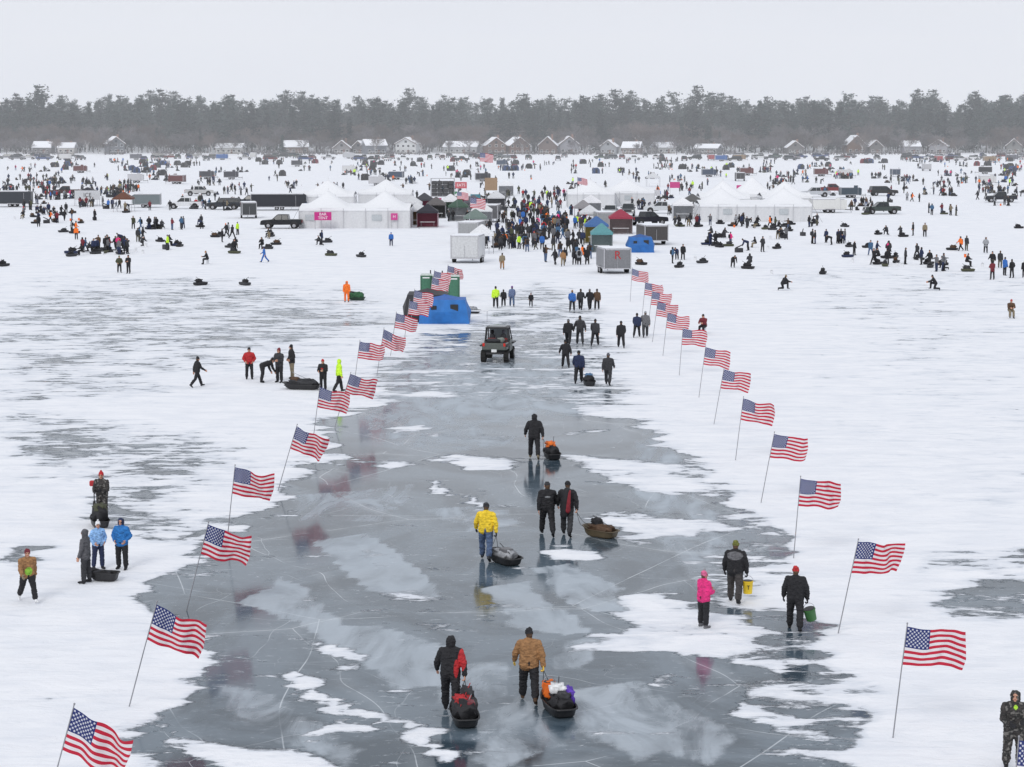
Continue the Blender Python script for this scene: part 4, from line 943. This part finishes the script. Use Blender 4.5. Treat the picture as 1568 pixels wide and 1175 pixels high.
# ------------------------------------------------------------------ winter haze over the far half of the lake (scattering volume with added glow)
hz = B('haze'); hz.box((0, 815, 34), (1500, 1030, 68.2), BLK); ho = hz.build()
hm = bpy.data.materials.new('haze'); hm.use_nodes = True; n = hm.node_tree.nodes; l = hm.node_tree.links; n.clear()
out = n.new('ShaderNodeOutputMaterial'); vs = n.new('ShaderNodeVolumeScatter'); vs.inputs['Density'].default_value = .00034; vs.inputs['Color'].default_value = (.95, .975, 1, 1)
em = n.new('ShaderNodeEmission'); em.inputs[0].default_value = (.90, .95, 1.04, 1); em.inputs[1].default_value = .00034*.42  # added glow standing in for multiple scattering in the haze
ads = n.new('ShaderNodeAddShader'); l.new(vs.outputs[0], ads.inputs[0]); l.new(em.outputs[0], ads.inputs[1]); l.new(ads.outputs[0], out.inputs['Volume'])
ho.data.materials.clear(); ho.data.materials.append(hm)

# ------------------------------------------------------------------ lake surface: snow & ice
def P(lst): return np.array([G(a, b) for a, b in lst])
xs = np.concatenate([[-4000, -2000, -1000, -500, -250, -140], np.arange(-90, -36, 1.6), np.arange(-36, 36, .32), np.arange(36, 92, 1.6), [140, 250, 500, 1000, 2000, 4000]])
ys = [-500, -100, 0, 25]; v = 36.
while v < 110: ys.append(v); v += .32
while v < 400: ys.append(v); v += v*.006
while v < 1400: ys.append(v); v += 12
ys += [1600, 2200, 3500, 6000]; ys = np.array(ys)
XX, YY = np.meshgrid(xs, ys); pts0 = np.stack([XX.ravel(), YY.ravel()], 1)
disp = np.zeros_like(pts0)
for i, (a, b) in enumerate(pts0):
    if 30 < b < 260 and abs(a) < 60:
        v1 = noise.noise_vector(Vector((a*.22, b*.30, 1.))); v2 = noise.noise_vector(Vector((a*.75, b*1.0, 7.)))
        disp[i] = (v1[0]*1.5+v2[0]*1.0, v1[1]*.8+v2[1]*.5)
ice = np.full(len(pts0), .16); frost = np.zeros(len(pts0)); pts = pts0+disp
def sdist(poly):
    x, y = pts[:, 0], pts[:, 1]; d = np.full(len(pts), 1e9); ins = np.zeros(len(pts), bool); n = len(poly)
    for i in range(n):
        a = poly[i]; b = poly[(i+1) % n]; ab = b-a
        t = np.clip(((pts-a)@ab)/(ab@ab+1e-12), 0, 1); d = np.minimum(d, np.linalg.norm(pts-(a+t[:, None]*ab), axis=1))
        c = ((a[1] > y) != (b[1] > y)) & (x < (b[0]-a[0])*(y-a[1])/(b[1]-a[1]+1e-12)+a[0]); ins ^= c
    return np.where(ins, d, -d)
def paint(arr, lst, val, fe):
    s = sdist(P(lst)); t = np.clip((s+fe)/(2*fe), 0, 1); t = t*t*(3-2*t); arr += (val-arr)*t
paint(ice, [(0, 425), (300, 420), (640, 440), (600, 520), (480, 570), (300, 570), (0, 640)], .41, 8)
paint(ice, [(0, 465), (160, 450), (420, 450), (600, 475), (540, 515), (300, 530), (0, 525)], .465, 4)
paint(ice, [(0, 535), (250, 545), (300, 560), (200, 605), (0, 615)], .44, 4)
paint(ice, [(0, 630), (200, 640), (370, 665), (390, 720), (300, 800), (0, 745)], .43, 3)
paint(ice, [(0, 645), (160, 650), (340, 690), (330, 735), (160, 725), (0, 700)], .48, 2)
paint(ice, [(130, 735), (230, 740), (320, 800), (290, 850), (150, 815)], .49, 1)
paint(ice, [(20, 828), (115, 832), (100, 872), (30, 868)], .47, .6)
paint(ice, [(1420, 905), (1600, 875), (1600, 950), (1480, 950)], .55, .8)
paint(ice, [(1340, 845), (1600, 830), (1600, 885), (1400, 880)], .42, 1)
paint(ice, [(1150, 400), (1600, 420), (1600, 660), (1300, 600)], .36, 8)
paint(ice, [(1300, 640), (1600, 660), (1600, 800), (1400, 760)], .33, 4)
paint(ice, [(-30, 1050), (30, 1055), (20, 1068), (-30, 1070)], .55, .3)
# the walked road
paint(ice, [(560, 600), (590, 560), (640, 510), (720, 480), (790, 430), (850, 430), (930, 480), (970, 540), (1010, 640)], .46, 3)
paint(ice, [(540, 640), (620, 540), (720, 505), (860, 510), (890, 560), (920, 640)], .55, 3)
main = [(150, 1250), (205, 1095), (240, 1020), (262, 975), (240, 915), (235, 885), (300, 850), (340, 800), (400, 772), (436, 742), (458, 690), (492, 655), (545, 625), (640, 612), (780, 615), (900, 630), (975, 645), (1030, 670), (1062, 705), (1090, 750), (1120, 800), (1140, 850), (1170, 920), (1215, 985), (1270, 1040), (1310, 1110), (1340, 1250)]
paint(ice, main, .71, 1.)
paint(ice, [(225, 850), (330, 822), (300, 880), (235, 895)], .56, .7)
paint(ice, [(1080, 690), (1130, 780), (1180, 880), (1230, 960), (1170, 960), (1100, 850), (1050, 740)], .52, .8)
paint(ice, [(1120, 930), (1230, 970), (1330, 1060), (1350, 1200), (1230, 1200), (1170, 1040)], .57, .8)
SN = [([(440, 995), (480, 988), (522, 1002), (530, 1030), (500, 1036), (470, 1010)], .3), ([(405, 1026), (445, 1034), (520, 1068), (600, 1104), (700, 1165), (665, 1170), (560, 1120), (462, 1068), (412, 1040)], .3),
 ([(885, 1003), (940, 948), (1000, 910), (1070, 907), (1110, 950), (1155, 990), (1155, 1035), (1080, 1016), (980, 998)], .55), ([(1105, 1096), (1150, 1075), (1240, 1102), (1245, 1130), (1200, 1130), (1130, 1116)], .4),
 ([(860, 699), (900, 692), (1050, 712), (1095, 755), (1010, 754), (940, 740), (895, 722)], .8), ([(665, 708), (720, 698), (785, 706), (760, 720), (695, 722)], .7), ([(895, 797), (950, 785), (1080, 804), (1055, 822), (1000, 831), (950, 813)], .6),
 ([(630, 606), (660, 599), (695, 608), (670, 618)], 1.2), ([(815, 847), (855, 838), (925, 849), (895, 861), (840, 858)], .4), ([(195, 1094), (290, 1110), (380, 1140), (460, 1190), (330, 1190), (240, 1130)], .4),
 ([(680, 738), (700, 740), (694, 774), (675, 770)], .3), ([(473, 1114), (505, 1110), (488, 1148), (465, 1158)], .25), ([(560, 702), (615, 712), (600, 720), (560, 714)], .6), ([(470, 700), (520, 692), (550, 700), (500, 713)], .7), ([(950, 642), (1035, 650), (1025, 666), (965, 658)], .9)]
for l_, f_ in SN: paint(ice, l_, .36, f_)
SN2 = [[(560, 1075), (640, 1065), (700, 1085), (640, 1095)], [(270, 995), (380, 1008), (420, 1026), (330, 1020)], [(900, 1102), (990, 1120), (975, 1136), (900, 1124)], [(1000, 1037), (1090, 1050), (1070, 1060), (1000, 1050)], [(435, 778), (495, 774), (478, 790), (425, 793)],
       [(590, 655), (640, 650), (620, 668)], [(1040, 860), (1100, 850), (1090, 875)], [(600, 910), (650, 905), (640, 918)], [(930, 1020), (985, 1023), (960, 1038)], [(1150, 1150), (1250, 1145), (1230, 1175)], [(540, 770), (600, 762), (590, 778)], [(830, 662), (920, 657), (890, 672)]]
for l_ in SN2: paint(ice, l_, .50, .4)
pts = pts0+disp*.3
FR = [([(470, 832), (560, 815), (640, 868), (685, 915), (640, 918), (560, 905), (500, 862)], .64, .12), ([(535, 960), (600, 955), (690, 990), (672, 1052), (600, 1062), (548, 1020)], .62, .12), ([(370, 925), (425, 880), (530, 945), (562, 975), (540, 1020), (500, 990), (430, 940)], .56, .15), ([(745, 900), (800, 888), (908, 968), (860, 974), (760, 962)], .62, .12),
 ([(800, 870), (870, 862), (965, 900), (975, 938), (900, 938), (840, 900)], .56, .12), ([(560, 640), (760, 615), (820, 680), (700, 695), (560, 680)], .42, 1.5), ([(870, 1060), (990, 1040), (1080, 1100), (960, 1170), (850, 1120)], .48, .2), ([(690, 1110), (800, 1060), (870, 1140), (740, 1185)], .48, .2), ([(600, 540), (900, 540), (980, 640), (560, 640)], .5, 2), ([(980, 620), (1060, 720), (1140, 900), (1060, 900), (960, 760)], .44, .6), ([(430, 760), (640, 740), (600, 800), (460, 800)], .38, .3), ([(640, 780), (760, 770), (800, 800), (700, 815)], .44, .2), ([(1000, 1060), (1120, 1120), (1080, 1180), (980, 1150)], .44, .2), ([(300, 1040), (420, 1060), (560, 1150), (500, 1180), (380, 1120)], .38, .2), ([(640, 1020), (780, 1010), (800, 1060), (700, 1090)], .44, .15), ([(860, 980), (960, 970), (900, 1030), (840, 1030)], .44, .15)]
for l_, v_, f_ in FR: paint(frost, l_, v_, f_)
zz = np.array([gz(b) if b > 905 else 0. for b in pts0[:, 1]])
me = bpy.data.meshes.new('snow_covered_lake'); nX, nY = len(xs), len(ys)
fc = [(j*nX+i, j*nX+i+1, (j+1)*nX+i+1, (j+1)*nX+i) for j in range(nY-1) for i in range(nX-1)]
me.from_pydata(np.concatenate([pts0, zz[:, None]], 1).tolist(), [], fc)
a1 = me.attributes.new('ice', 'FLOAT', 'POINT'); a1.data.foreach_set('value', ice); a2 = me.attributes.new('frost', 'FLOAT', 'POINT'); a2.data.foreach_set('value', frost)
me.polygons.foreach_set('use_smooth', [True]*len(me.polygons)); me.update()
m = bpy.data.materials.new('snow_and_ice'); m.use_nodes = True; n = m.node_tree.nodes; l = m.node_tree.links; pb = n['Principled BSDF']
geo = n.new('ShaderNodeNewGeometry'); POS = geo.outputs['Position']
def mt(op, a, b=None, c=None):
    q = n.new('ShaderNodeMath'); q.operation = op
    for i, v in enumerate((a, b, c)):
        if v is None: continue
        if isinstance(v, (int, float)): q.inputs[i].default_value = v
        else: l.new(v, q.inputs[i])
    return q.outputs[0]
def nse(scale, det=4, dist=0., rough=.5, sc=(1, 1, 1), rot=0., off=(0, 0, 0)):
    q = n.new('ShaderNodeMapping'); q.inputs['Scale'].default_value = sc; q.inputs['Rotation'].default_value = (0, 0, rot); q.inputs['Location'].default_value = off; l.new(POS, q.inputs[0])
    z = n.new('ShaderNodeTexNoise'); z.inputs['Scale'].default_value = scale; z.inputs['Detail'].default_value = det; z.inputs['Distortion'].default_value = dist; z.inputs['Roughness'].default_value = rough
    l.new(q.outputs[0], z.inputs['Vector']); return z
def sst(v, a, b, lo=0., hi=1.):
    q = n.new('ShaderNodeMapRange'); q.interpolation_type = 'SMOOTHSTEP'; l.new(v, q.inputs[0])
    for i, x in zip((1, 2, 3, 4), (a, b, lo, hi)): q.inputs[i].default_value = x
    return q.outputs[0]
def mixc(f, c1, c2):
    q = n.new('ShaderNodeMix'); q.data_type = 'RGBA'
    if isinstance(f, float): q.inputs[0].default_value = f
    else: l.new(f, q.inputs[0])
    for i, c in ((6, c1), (7, c2)):
        if isinstance(c, tuple): q.inputs[i].default_value = c
        else: l.new(c, q.inputs[i])
    return q.outputs[2]
at = n.new('ShaderNodeAttribute'); at.attribute_name = 'ice'; af = n.new('ShaderNodeAttribute'); af.attribute_name = 'frost'
n1 = nse(.33, 8, .9, .6, (.8, .9, 1), .3).outputs[0]; n2 = nse(1.7, 6, .6, .65, (.55, 1, 1), .15).outputs[0]; n3 = nse(.09, 3, .5).outputs[0]
n4 = nse(.8, 6, 1.1, .6, (.24, 1.0, 1), -.3).outputs[0]
mm = mt('ADD', at.outputs['Fac'], mt('ADD', mt('MULTIPLY', mt('SUBTRACT', n1, .5), .55), mt('ADD', mt('MULTIPLY', mt('SUBTRACT', n2, .5), .58), mt('ADD', mt('MULTIPLY', mt('SUBTRACT', n3, .5), .20), mt('MULTIPLY', mt('SUBTRACT', n4, .5), .62)))))
ICE = sst(mm, .465, .555); THIN = sst(mm, .30, .50)
fr_n = nse(.5, 7, 1.8, .6, (1, .35, 1), -.6).outputs[0]
FRO = mt('MULTIPLY', sst(mt('ADD', af.outputs['Fac'], mt('MULTIPLY', mt('SUBTRACT', fr_n, .5), .95)), .24, .58), sst(fr_n, .30, .60, .55, 1.))
def crack(scale, wd, offs, warp, wsc):
    wz = nse(wsc, 2, 0, .5, off=offs)
    ad = n.new('ShaderNodeVectorMath'); ad.operation = 'MULTIPLY_ADD'; l.new(wz.outputs['Color'], ad.inputs[0]); ad.inputs[1].default_value = (warp, warp, 0); l.new(POS, ad.inputs[2])
    fl = n.new('ShaderNodeVectorMath'); fl.operation = 'MULTIPLY_ADD'; l.new(ad.outputs[0], fl.inputs[0]); fl.inputs[1].default_value = (1, 1, 0); fl.inputs[2].default_value = (offs[0]*3, offs[1]*3, 0)
    v = n.new('ShaderNodeTexVoronoi'); v.voronoi_dimensions = '2D'; v.feature = 'DISTANCE_TO_EDGE'; v.inputs['Scale'].default_value = scale; l.new(fl.outputs[0], v.inputs['Vector'])
    return v.outputs['Distance']
d1 = crack(.10, 0, (0, 0, 0), 3., .12); d2 = crack(.24, 0, (9, 4, 0), 2., .25); d4 = crack(.07, 0, (30, 14, 0), 5., .05); d5 = crack(.5, 0, (17, 3, 0), 1.2, .5)
br = sst(nse(.35, 5, .5, .6, off=(5, 8, 0)).outputs[0], .40, .60, .08, 1.)   # cracks fade in and out along their length
c1 = sst(d1, 0., .0030, 1., 0.); c2 = sst(d2, 0., .0055, 1., 0.); c3 = sst(d1, 0., .05, 1., 0.); c4 = sst(d4, 0., .0022, 1., 0.); c5 = sst(d5, 0., .010, 1., 0.)
cr_ = mt('MAXIMUM', mt('MAXIMUM', mt('MULTIPLY', c1, .62), mt('MULTIPLY', c4, .62)), mt('MAXIMUM', mt('MULTIPLY', c2, mt('MULTIPLY', sst(n3, .40, .58), .40)), mt('MULTIPLY', c3, .09)))
cr_ = mt('MULTIPLY', mt('MAXIMUM', cr_, mt('MULTIPLY', c5, mt('MULTIPLY', sst(n1, .52, .64), .22))), br)
ivar = nse(.16, 6, 1.6, .62, (1, .7, 1), .8).outputs[0]
icec = mixc(sst(ivar, .38, .62), (.036, .058, .078, 1), (.110, .148, .182, 1))
icec = mixc(mt('MULTIPLY', FRO, .60), icec, (.60, .66, .72, 1)); icec = mixc(cr_, icec, (.74, .79, .83, 1))
gr = nse(5, 5, .6, .75, (.5, 1, 1), -.2).outputs[0]; grm = mt('MULTIPLY', sst(gr, .56, .68), mt('ADD', mt('MULTIPLY', sst(mm, .54, .70), -.49), .62))
icec = mixc(grm, icec, (.72, .76, .81, 1))
sv = nse(.8, 6, .4, .6, (.6, 1, 1), .2).outputs[0]
snc = mixc(sst(sv, .3, .7), (.80, .82, .86, 1), (.875, .885, .91, 1)); snc = mixc(mt('MULTIPLY', THIN, .44), snc, (.54, .59, .66, 1))
trod = sst(n2, .53, .68); snc = mixc(mt('MULTIPLY', trod, .18), snc, (.60, .65, .72, 1))
snc = mixc(mt('MULTIPLY', sst(n4, .50, .66), .22), snc, (.62, .67, .74, 1))
l.new(mixc(ICE, snc, icec), pb.inputs['Base Color'])
ri = mt('ADD', mt('ADD', .06, mt('MULTIPLY', FRO, .38)), mt('ADD', mt('MULTIPLY', grm, .4), mt('MULTIPLY', ivar, .10)))
q = n.new('ShaderNodeMix'); l.new(ICE, q.inputs[0]); q.inputs[2].default_value = .9; l.new(ri, q.inputs[3]); l.new(q.outputs[0], pb.inputs['Roughness'])
pb.inputs['IOR'].default_value = 1.31
q2 = n.new('ShaderNodeMix'); l.new(ICE, q2.inputs[0]); q2.inputs[2].default_value = .1; q2.inputs[3].default_value = .5; l.new(q2.outputs[0], pb.inputs['Specular IOR Level'])
hb = mt('ADD', mt('MULTIPLY', mt('SUBTRACT', 1., ICE), mt('ADD', .6, mt('ADD', mt('MULTIPLY', sv, .9), mt('ADD', mt('MULTIPLY', n2, 1.), mt('MULTIPLY', n4, 1.))))), mt('MULTIPLY', fr_n, .03))
bp = n.new('ShaderNodeBump'); bp.inputs['Strength'].default_value = .6; bp.inputs['Distance'].default_value = .12; l.new(hb, bp.inputs['Height']); l.new(bp.outputs[0], pb.inputs['Normal'])
me.materials.append(m)
place('snow_covered_lake', me, (0, 0))
print("objects", len(bpy.data.objects))
